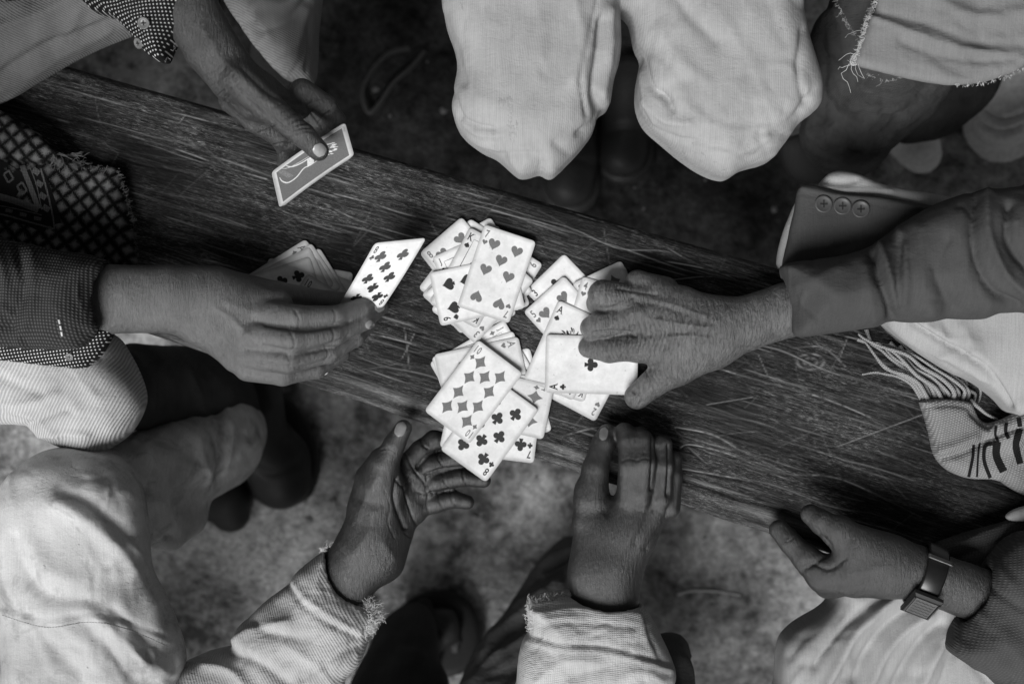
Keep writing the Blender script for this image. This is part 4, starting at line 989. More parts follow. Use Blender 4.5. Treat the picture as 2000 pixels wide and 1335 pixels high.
build('shoe', .005, [('c', [(1740, 245, -400, 40), (1790, 285, -405, 46), (1800, 300, -410, 40)], 12, .8)], WS, pI)
build('shoe', .005, [('c', [(1985, 130, -395, 52), (1975, 200, -400, 56), (1958, 232, -405, 60)], 14, .85), ('c', [(1985, 130, -435, 64), (1956, 242, -435, 78)], 4, .25)], WS, pI, folds=[([(1920, 215), (1960, 235), (2010, 220)], 6, -10), ([(1900, 232), (1950, 258), (2005, 245)], 5, -9), ([(1930, 180), (1975, 200), (2020, 190)], 5, -6), ([(1935, 160), (1975, 175), (2020, 165)], 5, -4)])
hemI = build('trouser_cuff', .004, [('p', [(1525, 282), (1560, 262), (1600, 278), (1625, 330), (1600, 358), (1552, 352), (1530, 320)], -220, 26, 22, 8)], cloth('grey turned cuff', .05), pI)
# ---- E: the man at the right in the blazer, picking a card
pE = person(2700, 560, 'person at the right in a buttoned dark blazer, picking up the ace')
SK_E = skin('old lined skin', .10, 1.7, -38, spec=.5, rough=.40)
hE = build('body', .0012, [
    ('c', [(1750, 560, 62, 66), (1600, 590, 60, 58), (1535, 606, 58, 53), (1455, 632, 56, 53), (1395, 645, 54, 57)], 12, .85),
    ('c', [(1400, 640, 54, 54), (1330, 600, 48, 42), (1286, 575, 42, 30)], 14, .8),
    ('c', [(1400, 645, 54, 54), (1320, 630, 52, 44), (1245, 612, 46, 30)], 14, .8),
    ('c', [(1390, 660, 50, 52), (1320, 670, 48, 42), (1250, 678, 40, 30)], 14, .8),
    ('c', [(1380, 680, 44, 42), (1320, 712, 38, 42), (1276, 748, 30, 27), (1244, 774, 20, 25)], 12),            # thumb
    ('c', [(1262, 674, 42, 29), (1190, 683, 34, 25), (1150, 678, 14, 21)], 6),                                   # index
    ('c', [(1245, 620, 44, 26), (1176, 632, 40, 26), (1156, 640, 26, 22), (1160, 650, 10, 18)], 4),              # middle
    ('c', [(1262, 586, 40, 28), (1196, 578, 44, 28), (1178, 576, 40, 29), (1168, 592, 22, 22), (1180, 604, 8, 16)], 4),
    ('c', [(1300, 566, 34, 26), (1245, 552, 34, 24), (1238, 556, 16, 18), (1250, 566, 6, 14)], 5),
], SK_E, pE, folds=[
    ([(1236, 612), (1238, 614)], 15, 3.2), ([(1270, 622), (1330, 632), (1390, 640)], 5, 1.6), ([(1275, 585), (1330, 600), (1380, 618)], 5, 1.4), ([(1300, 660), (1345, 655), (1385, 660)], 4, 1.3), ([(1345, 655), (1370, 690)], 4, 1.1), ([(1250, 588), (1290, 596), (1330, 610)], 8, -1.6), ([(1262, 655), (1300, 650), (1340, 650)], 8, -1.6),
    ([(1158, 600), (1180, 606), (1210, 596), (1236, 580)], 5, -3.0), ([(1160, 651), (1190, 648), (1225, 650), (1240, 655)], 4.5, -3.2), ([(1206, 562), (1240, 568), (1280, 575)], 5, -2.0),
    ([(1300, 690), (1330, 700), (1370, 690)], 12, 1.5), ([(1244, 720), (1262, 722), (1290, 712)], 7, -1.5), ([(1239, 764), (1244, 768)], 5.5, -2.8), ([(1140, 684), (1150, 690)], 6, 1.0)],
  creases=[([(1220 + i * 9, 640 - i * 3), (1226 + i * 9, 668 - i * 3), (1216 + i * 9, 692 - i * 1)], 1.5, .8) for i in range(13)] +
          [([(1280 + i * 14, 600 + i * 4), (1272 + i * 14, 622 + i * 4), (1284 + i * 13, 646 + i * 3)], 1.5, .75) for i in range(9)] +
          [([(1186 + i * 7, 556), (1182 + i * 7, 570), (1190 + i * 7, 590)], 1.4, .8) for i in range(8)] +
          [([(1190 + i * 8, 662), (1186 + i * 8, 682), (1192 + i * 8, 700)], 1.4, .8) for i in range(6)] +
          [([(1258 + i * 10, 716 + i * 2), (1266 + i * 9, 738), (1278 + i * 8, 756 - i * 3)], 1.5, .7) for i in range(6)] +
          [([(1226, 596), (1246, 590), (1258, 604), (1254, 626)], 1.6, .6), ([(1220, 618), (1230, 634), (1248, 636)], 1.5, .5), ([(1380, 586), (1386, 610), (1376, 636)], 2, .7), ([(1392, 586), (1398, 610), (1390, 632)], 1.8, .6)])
BLAZ = cloth('dark grey blazer wool', .058, 'plain', wrinkle=.45, var=.10)
BLAZ2 = BLAZ
slE = build('blazer_sleeve', .0026, [
    ('p', [(1529, 540), (1531, 516), (1590, 508), (1650, 498), (1705, 478), (1765, 436), (1830, 398), (1900, 374), (1985, 366), (2300, 300), (2400, 640), (2000, 610), (1912, 624), (1842, 622), (1790, 630), (1737, 628), (1702, 640), (1620, 650), (1548, 657), (1538, 608)], 76, 60, 50, 6, dict(n=3, gx=.06, ref=(1560, 600))),
    ('x', [(1440, 640, 56, 60), (1535, 606, 58, 60), (1650, 580, 70, 48)], 3)],
    BLAZ, pE, folds=rf(1560, 400, 2000, 620, 34, 80, 35, 80, 7, 1.8) + [([(1702, 492), (1716, 540), (1735, 590), (1742, 622)], 8, -11), ([(1722, 480), (1740, 540), (1752, 600)], 8, 8), ([(1690, 520), (1700, 580), (1708, 630)], 10, 3.5), ([(1762, 470), (1752, 530), (1756, 600)], 9, -6),
        ([(1745, 430), (1765, 470), (1770, 530), (1765, 590)], 11, 6), ([(1900, 380), (1900, 470), (1930, 560), (1990, 600)], 11, -10), ([(1930, 380), (1930, 460), (1960, 530), (2010, 570)], 11, 9), ([(1970, 400), (1970, 470), (2010, 530)], 9, -11),
        ([(1640, 520), (1600, 540), (1560, 560)], 16, 2), ([(1850, 470), (1830, 540), (1860, 600)], 14, -4), ([(1800, 450), (1800, 540), (1820, 610)], 16, 4), ([(1541, 520), (1545, 600), (1556, 654)], 3, 1.6)], ripple=.9)
flE = build('sleeve_vent', .0024, [
    ('p', [(1532, 540), (1538, 470), (1552, 410), (1566, 361), (1640, 374), (1720, 386), (1800, 396), (1880, 418), (1920, 450), (1900, 520), (1760, 540), (1620, 560)], 40, 12, 10, 3, dict(n=3, gx=.02))],
    BLAZ, pE, folds=[([(1566, 368), (1640, 381), (1720, 393), (1830, 408)], 4, 1.6), ([(1566, 377), (1640, 390), (1720, 402), (1830, 420)], 3, -1.6), ([(1640, 480), (1720, 440), (1800, 420)], 14, -4), ([(1560, 440), (1680, 420)], 20, 1.5)], ripple=.8)
for i, (bx, by) in enumerate(((1608, 399), (1645, 403), (1681, 409))): button(pE, flE, bx, by, 16.5, BTN2)
LIN = cloth('pale shirt lining', .30, 'plain', var=.08)
li = build('shirt_cuff', .0026, [
    ('p', [(1596, 372), (1604, 352), (1630, 334), (1676, 340), (1730, 362), (1850, 384), (1880, 400), (1820, 420), (1700, 410), (1610, 398)], 24, 14, 12, 4, dict(n=3)),
    ('p', [(1562, 388), (1540, 425), (1524, 470), (1516, 515), (1530, 528), (1560, 520), (1600, 420)], 22, 12, 10, 4, dict(n=3))], LIN, pE,
    folds=[([(1604, 352), (1640, 358), (1672, 352)], 6, -4), ([(1604, 364), (1650, 372), (1740, 374)], 5, 3)])
WHT = cloth('white cotton trousers', .30, 'plain', wrinkle=.2, var=.05)
trE = build('trousers', .0032, [
    ('p', [(1700, 600), (1716, 626), (1745, 654), (1790, 690), (1845, 722), (1905, 748), (1950, 782), (1985, 808), (2080, 760), (2400, 760), (2400, 480), (2000, 500), (1800, 540)], 12, 44, 30, 8, dict(n=3, gx=.12, ref=(1750, 640))),
    ], WHT, pE, folds=rf(1760, 620, 2000, 780, 14, 35, 20, 80, 6, 1.5) + [([(1775, 628), (1830, 662), (1880, 688), (1930, 720), (1975, 790)], 6, -9), ([(1790, 622), (1850, 660), (1900, 690)], 8, 6), ([(1840, 620), (1860, 660), (1890, 690)], 5, -3), ([(1740, 640), (1800, 682), (1870, 705), (1930, 740)], 10, 4), ([(1880, 640), (1930, 720), (1990, 790)], 14, 5)], ripple=.8)

# ---- scarf lying on the plank at the right
scarf = empty('scarf', W(1880, 850, 0), 'pale knitted scarf end with dark stripes and thick tassels on the bench', 'scarf')
SCM = cloth('ribbed pale knit', .26, 'twill', rot=12, pitch=.0030, depth=.0012, contrast=.42, fuzz=.3)
sb = build('scarf_body', .0022, [
    ('p', [(1797, 790), (1800, 780), (1850, 779), (1893, 785), (1905, 800), (1925, 825), (1960, 820), (2010, 796), (2080, 780), (2300, 760), (2300, 1060), (2080, 1000), (2000, 967), (1965, 948), (1945, 935), (1892, 934), (1850, 918), (1825, 890), (1815, 850), (1806, 815)], 16, 17, 15, 4, dict(n=3)),
    ('c', [(1960, 850, 30, 26), (2000, 830, 34, 30), (2080, 820, 36, 40)], 12)], SCM, scarf,
    folds=[([(1835, 897), (1870, 888), (1910, 870), (1960, 845), (2000, 835)], 6, -7), ([(1840, 880), (1890, 860), (1950, 830)], 10, 5), ([(1800, 797), (1850, 792), (1900, 797)], 3.5, -2), ([(1800, 788), (1850, 784), (1896, 790)], 3, 1.6), ([(1900, 805), (1930, 830), (1920, 850)], 9, -6), ([(1950, 930), (1970, 900), (1990, 860)], 10, 4)], ripple=.6)
def ribbon(name, body, line, w, mat, parent, lift=.0007, n=8):
    L = catmull(line, n, False); d = np.gradient(L, axis=0); d /= np.linalg.norm(d, axis=1)[:, None]; nr = np.stack([-d[:, 1], d[:, 0]], 1)
    ww = w if np.ndim(w) else np.full(len(L), w); V = []; ok = []
    for i in range(len(L)):
        for s in (-1, -.5, 0, .5, 1):
            h, nn = hit(body, *(L[i] + nr[i] * s * ww[i] / 2))
            ok.append(h is not None); V.append(tuple(h + nn * lift) if h is not None else (0, 0, 0))
    F_ = []
    for i in range(len(L) - 1):
        for k in range(4):
            q = (i * 5 + k, i * 5 + k + 1, (i + 1) * 5 + k + 1, (i + 1) * 5 + k)
            if all(ok[j] for j in q) and abs(V[q[0]][2] - V[q[2]][2]) < .02: F_.append(q)
    if not F_: return
    used = sorted({j for f in F_ for j in f}); mp = {j: i for i, j in enumerate(used)}
    F_ = [tuple(mp[j] for j in f) for f in F_]; V = [V[j] for j in used]
    a, b, c = (np.array(V[F_[0][k]]) for k in (0, 1, 2))
    if np.cross(b - a, c - b)[2] < 0: F_ = [f[::-1] for f in F_]
    return mesh_obj(name, V, F_, mat, parent)
for b_, x, y, l_ in STAINS:
    ribbon('mud_stain', b_, [(x - RNG.normal() * .5, y - l_), (x + RNG.normal(), y), (x, y + l_)], RNG.uniform(1.2, 3.2), stn, bpy.data.objects[b_.name].parent, .0004, 2)
SD = cloth('black knit stripe', .010, 'twill', rot=12, pitch=.003, depth=.001)
for ln, w_ in (([(1901, 868), (1900, 890), (1892, 930)], 6), ([(1914, 864), (1910, 890), (1908, 930)], 4), ([(1940, 866), (1924, 872), (1922, 900), (1934, 932)], 7), ([(1948, 862), (1946, 890), (1960, 920)], 15), ([(1992, 838), (1984, 870), (1992, 905)], 13),
               ([(1946, 832), (1944, 848), (1950, 862)], 5), ([(1966, 826), (1964, 842), (1970, 856)], 7), ([(1990, 816), (1992, 832)], 9)):
    ribbon('stripe', sb, ln, w_, SD, scarf)
strands = [
    [(1800, 781), (1782, 752), (1756, 736), (1730, 730), (1708, 727), (1684, 731)], [(1806, 780), (1786, 748), (1760, 732), (1728, 718), (1706, 690), (1690, 668), (1676, 662)],
    [(1812, 779), (1794, 748), (1768, 732), (1738, 722), (1714, 700), (1700, 680)], [(1820, 779), (1800, 742), (1770, 722), (1740, 700), (1722, 684), (1700, 672), (1674, 664)],
    [(1828, 779), (1816, 752), (1780, 720), (1748, 700), (1730, 682)], [(1838, 778), (1826, 756), (1790, 732), (1762, 702), (1740, 684), (1716, 674)],
    [(1846, 778), (1842, 762), (1804, 730), (1774, 708), (1764, 694), (1740, 686)], [(1854, 778), (1850, 764), (1820, 736), (1790, 720), (1766, 694)],
    [(1862, 778), (1862, 762), (1838, 738), (1800, 716), (1770, 692), (1720, 676), (1690, 662), (1677, 652)], [(1870, 778), (1872, 764), (1846, 736), (1814, 712), (1782, 692), (1740, 676), (1706, 668)],
    [(1880, 779), (1884, 762), (1862, 742), (1826, 720), (1790, 696), (1756, 682), (1722, 672)], [(1888, 780), (1892, 764), (1872, 742), (1836, 716), (1800, 698), (1770, 684)],
    [(1896, 782), (1912, 796), (1930, 810), (1948, 818)], [(1692, 643), (1696, 655), (1702, 668)], [(1738, 668), (1748, 678), (1756, 686)], [(1758, 674), (1764, 684), (1770, 690)],
    [(1840, 745), (1830, 735), (1806, 724), (1788, 716)], [(1830, 770), (1826, 752), (1806, 745)], [(1876, 740), (1890, 760), (1905, 770), (1900, 790)], [(1900, 740), (1915, 760), (1912, 785)], [(1938, 770), (1956, 790), (1968, 806)], [(1860, 720), (1882, 738), (1890, 752)]]
YARN = cloth('pale twisted yarn', .34, 'twill', rot=30, pitch=.0022, depth=.0009, contrast=.5)
for i, s in enumerate(strands):
    L = catmull(s, 5, False); n = len(L); hh = 7 + 9 * np.sin(np.linspace(.3, 2.6, n)) + (i * 37 % 11)
    if i > 12: hh = np.full(n, 5.0)
    V, F_ = tubes([[W(p[0], p[1], h) for p, h in zip(L, hh)]], [RNG.uniform(.0021, .0028)], 6, .45)
    mesh_obj('tassel_strand', V, F_, YARN, scarf)

# ---- shawl at the left
shawl = empty('shawl', W(90, 370, 0), 'dark fringed shawl with a diamond lattice, folded on the left of the bench', 'shawl')
def lattice():
    t = NT('lattice woven shawl')
    v = t.voro(t.mapping((1, 1.0, 1), rot=52), 78, 'F1', .10, '2D', 'CHEBYCHEV'); n = t.noise(t.pos, 1300, 2, .7); n2 = t.noise(t.pos, 12, 3)
    m = t.math('ADD', v, t.math('MULTIPLY', t.ramp(n, .3, .7, -1, 1), .16))
    c = t.ramp(m, .12, .40, .20, .005); c = t.math('MULTIPLY', c, t.ramp(n2, .35, .65, .6, 1.15))
    t.bump(n, .001, .7); t.bump(t.noise(t.pos, 25, 3), .01, .25)
    return t.done(c, .95, .1)
LAT = lattice()
sh = build('shawl_cloth', .0024, [
    ('p', [(-400, 150), (-100, 190), (20, 226), (70, 255), (110, 290), (150, 305), (185, 325), (228, 330), (240, 370), (256, 430), (266, 490), (250, 540), (100, 560), (-400, 560)], 14, 15, 13, 4, dict(n=3)),
    ('p', [(-400, 190), (-60, 200), (20, 226), (60, 250), (100, 285), (120, 300), (90, 322), (20, 312), (-400, 300)], 36, 9, 8, 4, dict(n=3))],
    LAT, shawl, folds=[([(0, 318), (60, 322), (110, 318)], 6, -5), ([(140, 300), (170, 330), (215, 340)], 9, -3), ([(200, 380), (230, 440), (240, 500)], 14, 3), ([(120, 420), (200, 470)], 16, -3)], ripple=1.3)
EMB = cloth('grey woven emblem', .20, 'weave', pitch=.0016, depth=.0006, contrast=.6); EMD = plain('black woven ground', .006, .95)
ribbon('emblem_ground', sh, [(60, 330), (88, 400), (98, 440)], 44, EMD, shawl, .0004)
ribbon('emblem_ground', sh, [(-60, 392), (0, 404), (60, 420), (95, 436)], 44, EMD, shawl, .0004)
ribbon('emblem_ground', sh, [(-40, 330), (0, 345), (40, 370)], 60, EMD, shawl, .0003)
for ln, w_ in (([(44, 324), (62, 370), (76, 408)], 10), ([(-60, 370), (0, 384), (40, 396), (76, 410)], 13), ([(80, 330), (90, 364), (100, 405), (107, 446)], 3.5), ([(-60, 412), (0, 418), (60, 434), (107, 447)], 3.5),
               ([(58, 324), (72, 362), (82, 410)], 2), ([(-60, 396), (0, 402), (50, 412), (82, 420)], 2)):
    ribbon('emblem_band', sh, ln, w_, EMB, shawl, .0010)
for i in range(4):
    a = np.array([68 + i * 6.5, 335 + i * 24]); ribbon('emblem_key', sh, [a + (-3, -4), a + (3, 0), a + (9, 4)], 11, EMB, shawl, .0010)
    b = np.array([-10 + i * 28, 404 + i * 7.5]); ribbon('emblem_key', sh, [b + (-7, -1), b, b + (7, 2)], 7, EMB, shawl, .0010)
for c in ((18, 345), (44, 368)):
    for q in ([(0, -12), (9, 4)], [(9, 4), (-1, 12)], [(-1, 12), (-10, -4)], [(-10, -4), (0, -12)]):
        a, b = np.array(c) + q[0], np.array(c) + q[1]; ribbon('emblem_diamond', sh, [a, (a + b) / 2, b], 4, EMB, shawl, .0010, 3)
FR = plain('shawl fringe yarn', .13, .95)
fray(shawl, sh, [(100, 300), (120, 318), (150, 326), (190, 330), (222, 326)], 90, 20, 195, FR, r=.00036, spread=.45, curl=.22, name='fringe')
fray(shawl, sh, [(112, 300), (130, 302), (150, 300)], 26, 22, 110, FR, r=.00036, spread=.4, curl=.2, name='fringe')
fray(shawl, sh, [(228, 332), (240, 370), (255, 430), (266, 495)], 130, 10, 80, FR, r=.00028, spread=.6, curl=.3, name='fringe')
fray(shawl, sh, [(135, 322), (160, 318), (185, 326), (200, 330)], 40, 12, 40, FR, r=.00036, curl=.9, name='fringe')

# ---- D: the boy at the bottom, frayed corduroy jacket
pD = person(1000, 2100, 'person at the bottom in a frayed pale jacket, one palm open under the cards')
SK_D = skin('smooth dark skin', .013, .45, 60, spec=.42, rough=.46)
hD = build('body', .0012, [
    ('c', [(560, 1330, 0, 60), (640, 1200, 4, 60), (690, 1110, 4, 58), (725, 1060, 4, 56)], 14, .8),
    ('c', [(720, 1065, 6, 56), (735, 1000, 8, 50), (752, 950, 12, 42)], 16, .8),                                 # thenar
    ('c', [(745, 1090, -6, 48), (768, 1040, -8, 38), (790, 1000, -10, 32)], 14),                                  # hypothenar
    ('c', [(700, 990, 0, 18), (715, 930, 8, 20), (745, 900, 16, 26)], 14),
    ('c', [(742, 945, 14, 38), (752, 905, 22, 27), (770, 868, 26, 21), (788, 836, 28, 17)], 7),                   # thumb
    ('c', [(782, 960, -8, 30), (800, 925, -6, 26)], 8), ('c', [(800, 975, -10, 28), (808, 985, -10, 28)], 8), ('c', [(800, 1000, -12, 24), (812, 1000, -12, 20)], 8),
    ('c', [(800, 905, -8, 24), (822, 880, -10, 21), (848, 860, -14, 20), (872, 862, -18, 18)], 3),                # index
    ('c', [(812, 940, -8, 24), (840, 908, -8, 20.5), (885, 896, -12, 19), (925, 895, -14, 16)], 3),
    ('c', [(815, 968, -10, 23), (850, 943, -8, 19), (900, 932, -10, 17.5), (945, 938, -14, 14)], 3),
    ('c', [(812, 990, -12, 22), (850, 982, -11, 19), (885, 974, -11, 17.5), (912, 980, -13, 14.5)], 3),
], SK_D, pD, folds=[([(700, 1010), (720, 960), (740, 930)], 12, 1.5), ([(775, 935), (770, 975), (790, 1030)], 5, -3), ([(690, 1080), (720, 1040), (730, 1000)], 16, 2), ([(750, 1060), (770, 1090)], 12, 1.5), ([(815, 912), (838, 888), (860, 882)], 4, -2),
    ([(832, 925), (870, 915), (910, 914)], 3.5, -2), ([(838, 963), (880, 958), (915, 955)], 3.5, -2.5)],
  creases=[([(790, 884), (800, 902), (812, 922), (830, 944), (833, 965)], 2.0, 1.2), ([(788, 948), (794, 975), (806, 1010), (813, 1024)], 2.2, 1.5), ([(775, 935), (785, 950), (796, 940), (806, 920)], 1.8, 1.0),
           ([(819, 852), (826, 868), (836, 876)], 1.8, 1), ([(852, 880), (856, 896), (868, 912)], 1.8, 1), ([(858, 880), (864, 896), (872, 908)], 1.2, .5), ([(866, 925), (868, 940), (876, 954)], 1.8, 1), ([(903, 918), (906, 934), (912, 950)], 1.8, 1),
           ([(833, 932), (836, 948), (844, 962)], 1.8, 1.1), ([(856, 964), (858, 978), (865, 990)], 1.8, 1), ([(880, 958), (882, 974), (890, 990)], 1.8, 1), ([(836, 966), (834, 985), (838, 1002)], 1.8, 1.1), ([(815, 960), (832, 966)], 1.6, .8),
           ([(744, 878), (758, 876), (772, 884)], 1.6, .7), ([(745, 884), (760, 884), (770, 890)], 1.4, .5), ([(790, 1040), (800, 1048), (808, 1050)], 1.6, .7), ([(752, 960), (762, 990), (758, 1020), (770, 1050)], 1.8, .5)])
nail(pD, hD, 782, 838, 22, 15, 10, NAIL2)
hD2 = build('hand', .0012, [
    ('c', [(1190, 1350, 40, 70), (1182, 1220, 40, 66), (1182, 1120, 40, 64)], 14, .8),
    ('c', [(1180, 1130, 40, 62), (1205, 1050, 42, 56), (1236, 975, 44, 34)], 14, .7),
    ('c', [(1185, 1110, 38, 56), (1240, 1040, 42, 46), (1284, 985, 42, 30)], 14, .7),
    ('c', [(1175, 1110, 38, 56), (1160, 1020, 36, 42), (1152, 960, 34, 30)], 14, .8),
    ('c', [(1156, 975, 36, 33), (1163, 915, 34, 26), (1178, 865, 28, 22), (1186, 846, 24, 19)], 7),              # thumb
    ('c', [(1230, 975, 46, 27), (1232, 910, 50, 24), (1230, 862, 44, 23), (1220, 845, 28, 19), (1216, 862, 14, 16)], 4),
    ('c', [(1252, 970, 48, 26), (1258, 905, 52, 24), (1256, 862, 46, 22), (1250, 850, 28, 18)], 4),
    ('c', [(1290, 975, 44, 24), (1296, 910, 46, 20), (1294, 868, 40, 18), (1290, 862, 22, 15)], 3),
    ('c', [(1306, 990, 38, 23), (1316, 930, 38, 17), (1316, 896, 32, 15), (1312, 892, 16, 13)], 3),
], SK_D, pD, folds=[([(1243, 962), (1254, 968)], 16, 1.1), ([(1292, 974), (1300, 980)], 13, 1.0), ([(1318, 1000), (1320, 1002)], 11, .7), ([(1262, 985), (1230, 1050), (1205, 1110)], 7, .7), ([(1275, 970), (1268, 1000), (1240, 1060)], 8, -1.5), ([(1308, 985), (1290, 1030), (1262, 1070)], 7, -1.3),
    ([(1275, 850), (1275, 900), (1272, 955)], 4, -3), ([(1306, 870), (1306, 930), (1303, 965)], 4, -3), ([(1197, 960), (1190, 985), (1186, 1000)], 8, -2)],
  creases=[([(1215, 900), (1232, 896), (1246, 900)], 2, .5), ([(1247, 898), (1260, 894), (1272, 898)], 2, .5)])
nail(pD, hD2, 1179, 847, 12, 13, 8, NAIL2)
JAC = cloth('pale frayed corduroy', .42, 'cord', rot=-28, pitch=.0026, depth=.0005, contrast=.16, stain=.3, wrinkle=.7)
JAC2 = cloth('pale worn denim', .46, 'weave', rot=2, pitch=.0018, depth=.0005, contrast=.2, stain=.25, wrinkle=.8)
jD = build('jacket_sleeve', .0026, [
    ('p', [(626, 1080), (643, 1072), (664, 1110), (700, 1150), (736, 1200), (722, 1242), (705, 1290), (670, 1335), (650, 1480), (200, 1480), (300, 1335), (385, 1282), (430, 1268), (457, 1258), (464, 1225), (488, 1203), (520, 1172), (563, 1141), (580, 1116)], -6, 60, 50, 5, dict(n=3)),
    ('x', [(735, 1055, 4, 62), (690, 1112, 2, 62), (645, 1190, 0, 54)], 3)],
    JAC, pD, folds=rf(470, 1100, 710, 1335, 44, -30, 50, 50, 4, 1.0) + [([(563, 1143), (590, 1180), (640, 1215), (700, 1246)], 4, -3.5), ([(572, 1136), (600, 1170), (650, 1205), (706, 1236)], 4, 2.2), ([(460, 1250), (500, 1225), (560, 1215)], 10, 5), ([(470, 1200), (520, 1230), (600, 1250)], 12, -4), ([(440, 1275), (500, 1290), (560, 1335)], 10, -6),
        ([(400, 1300), (460, 1315), (500, 1370)], 9, 6), ([(560, 1260), (620, 1300), (650, 1340)], 10, 3), ([(660, 1130), (690, 1180), (722, 1215)], 6, 2), ([(590, 1330), (640, 1290), (700, 1262)], 5, -3), ([(640, 1092), (655, 1130), (690, 1170), (728, 1214)], 4, 1.8)], ripple=1.2)
fray(pD, jD, [(634, 1078), (655, 1112), (691, 1154), (728, 1206)], 900, 30, 60, PALE, r=.00028, curl=.55, spread=1.0, h0=20)
fray(pD, jD, [(645, 1100), (680, 1145), (722, 1202), (714, 1232)], 700, 22, 80, PALE, r=.0003, curl=.7, spread=1.4, h0=25)
fray(pD, jD, [(628, 1078), (640, 1070)], 40, 14, 20, PALE, r=.00026, curl=.9, spread=1.2, h0=20)
jD2 = build('jacket_sleeve', .0026, [
    ('p', [(1034, 1168), (1100, 1156), (1180, 1160), (1245, 1172), (1272, 1205), (1296, 1250), (1314, 1306), (1312, 1340), (1320, 1480), (990, 1480), (1008, 1335), (1018, 1262), (1034, 1230), (1030, 1190)], 34, 60, 48, 5, dict(n=3)),
    ('x', [(1182, 1060, 40, 66), (1182, 1160, 40, 68), (1184, 1230, 38, 56)], 3)],
    JAC2, pD, folds=rf(1030, 1180, 1300, 1335, 44, 8, 35, 60, 4, .9) + [([(1030, 1240), (1090, 1256), (1180, 1262), (1250, 1280), (1305, 1298)], 4, -3), ([(1030, 1250), (1090, 1266), (1180, 1273), (1250, 1290), (1305, 1308)], 5, 2.5), ([(1035, 1200), (1100, 1190), (1180, 1192), (1250, 1200)], 8, 2.5), ([(1060, 1220), (1140, 1215), (1240, 1225)], 7, -2.5),
        ([(1050, 1330), (1100, 1290), (1160, 1290)], 12, 4), ([(1200, 1330), (1250, 1310), (1290, 1330)], 12, 4), ([(1120, 1320), (1190, 1300)], 10, -3), ([(1258, 1190), (1270, 1240), (1290, 1290)], 5, -3), ([(1040, 1178), (1120, 1170), (1220, 1180)], 3.5, 2)], ripple=1.3)
fray(pD, jD2, [(1036, 1176), (1100, 1164), (1180, 1166), (1245, 1178)], 420, 14, 0, PALE, r=.00028, curl=.9, spread=1.1, h0=60)
fray(pD, jD2, [(1040, 1170), (1036, 1190), (1040, 1230)], 220, 14, 280, PALE, r=.0003, curl=1.0, spread=1.0, h0=50)
fray(pD, jD2, [(1110, 1158), (1150, 1158)], 3, 46, 40, PALE, r=.0006, curl=.65, h0=70, droop=0)
DT = cloth('dark grey trousers', .085, 'plain', wrinkle=1.0, stain=.2, var=.2)
tD = build('trousers', .0045, [
    ('c', [(1330, 1700, 0, 120), (1250, 1560, -100, 110), (1120, 1460, -200, 84)], 20),
    ('p', [(895, 1350), (935, 1262), (985, 1200), (1030, 1130), (1075, 1075), (1120, 1050), (1170, 1100), (1200, 1350), (1150, 1560), (880, 1520)], -250, 70, 50, 10, dict(gy=.5, ref=(1050, 1300))),
    ('c', [(1310, 1600, 0, 70), (1306, 1420, -10, 62), (1304, 1310, -30, 52), (1306, 1280, -50, 46)], 14)],
    DT, pD, folds=rf(900, 1080, 1140, 1335, 24, -35, 20, 120, 9, 5) + [([(900, 1335), (980, 1270), (1080, 1230)], 10, 8), ([(930, 1290), (1010, 1220), (1080, 1190)], 10, -7), ([(960, 1240), (1030, 1190), (1090, 1140)], 10, 7), ([(1010, 1160), (1060, 1120), (1120, 1080)], 10, -7), ([(1030, 1120), (1080, 1080)], 9, 6), ([(960, 1320), (1030, 1290)], 9, -6)], ripple=2.5)
tD2 = build('trouser_leg', .0045, [('c', [(640, 1700, -20, 120), (720, 1450, -160, 90)], 20), ('p', [(680, 1350), (706, 1290), (738, 1225), (775, 1190), (820, 1180), (850, 1215), (860, 1290), (880, 1350), (880, 1520), (660, 1520)], -330, 60, 50, 10, dict(gy=.6, ref=(780, 1300)))], cloth('black trousers', .05, 'plain', var=.2), pD, ripple=2)
build('foot', .004, [('c', [(800, 1260, -410, 44), (860, 1225, -425, 40)], 12, .7), ('c', [(870, 1208, -424, 22), (874, 1206, -426, 20)], 4), ('c', [(886, 1232, -430, 13), (889, 1231, -432, 12)], 3), ('c', [(890, 1250, -432, 11), (893, 1250, -433, 11)], 3), ('c', [(888, 1266, -434, 10), (890, 1267, -434, 10)], 3)], SK_D, pD)
build('sandal', .004, [('p', [(780, 1190), (850, 1150), (910, 1165), (940, 1220), (930, 1290), (880, 1320), (800, 1300)], -440, 8, 6, 4), ('c', [(830, 1180, -420, 16), (850, 1240, -392, 16), (840, 1310, -420, 16)], 4, .5)], BOOT, pD)

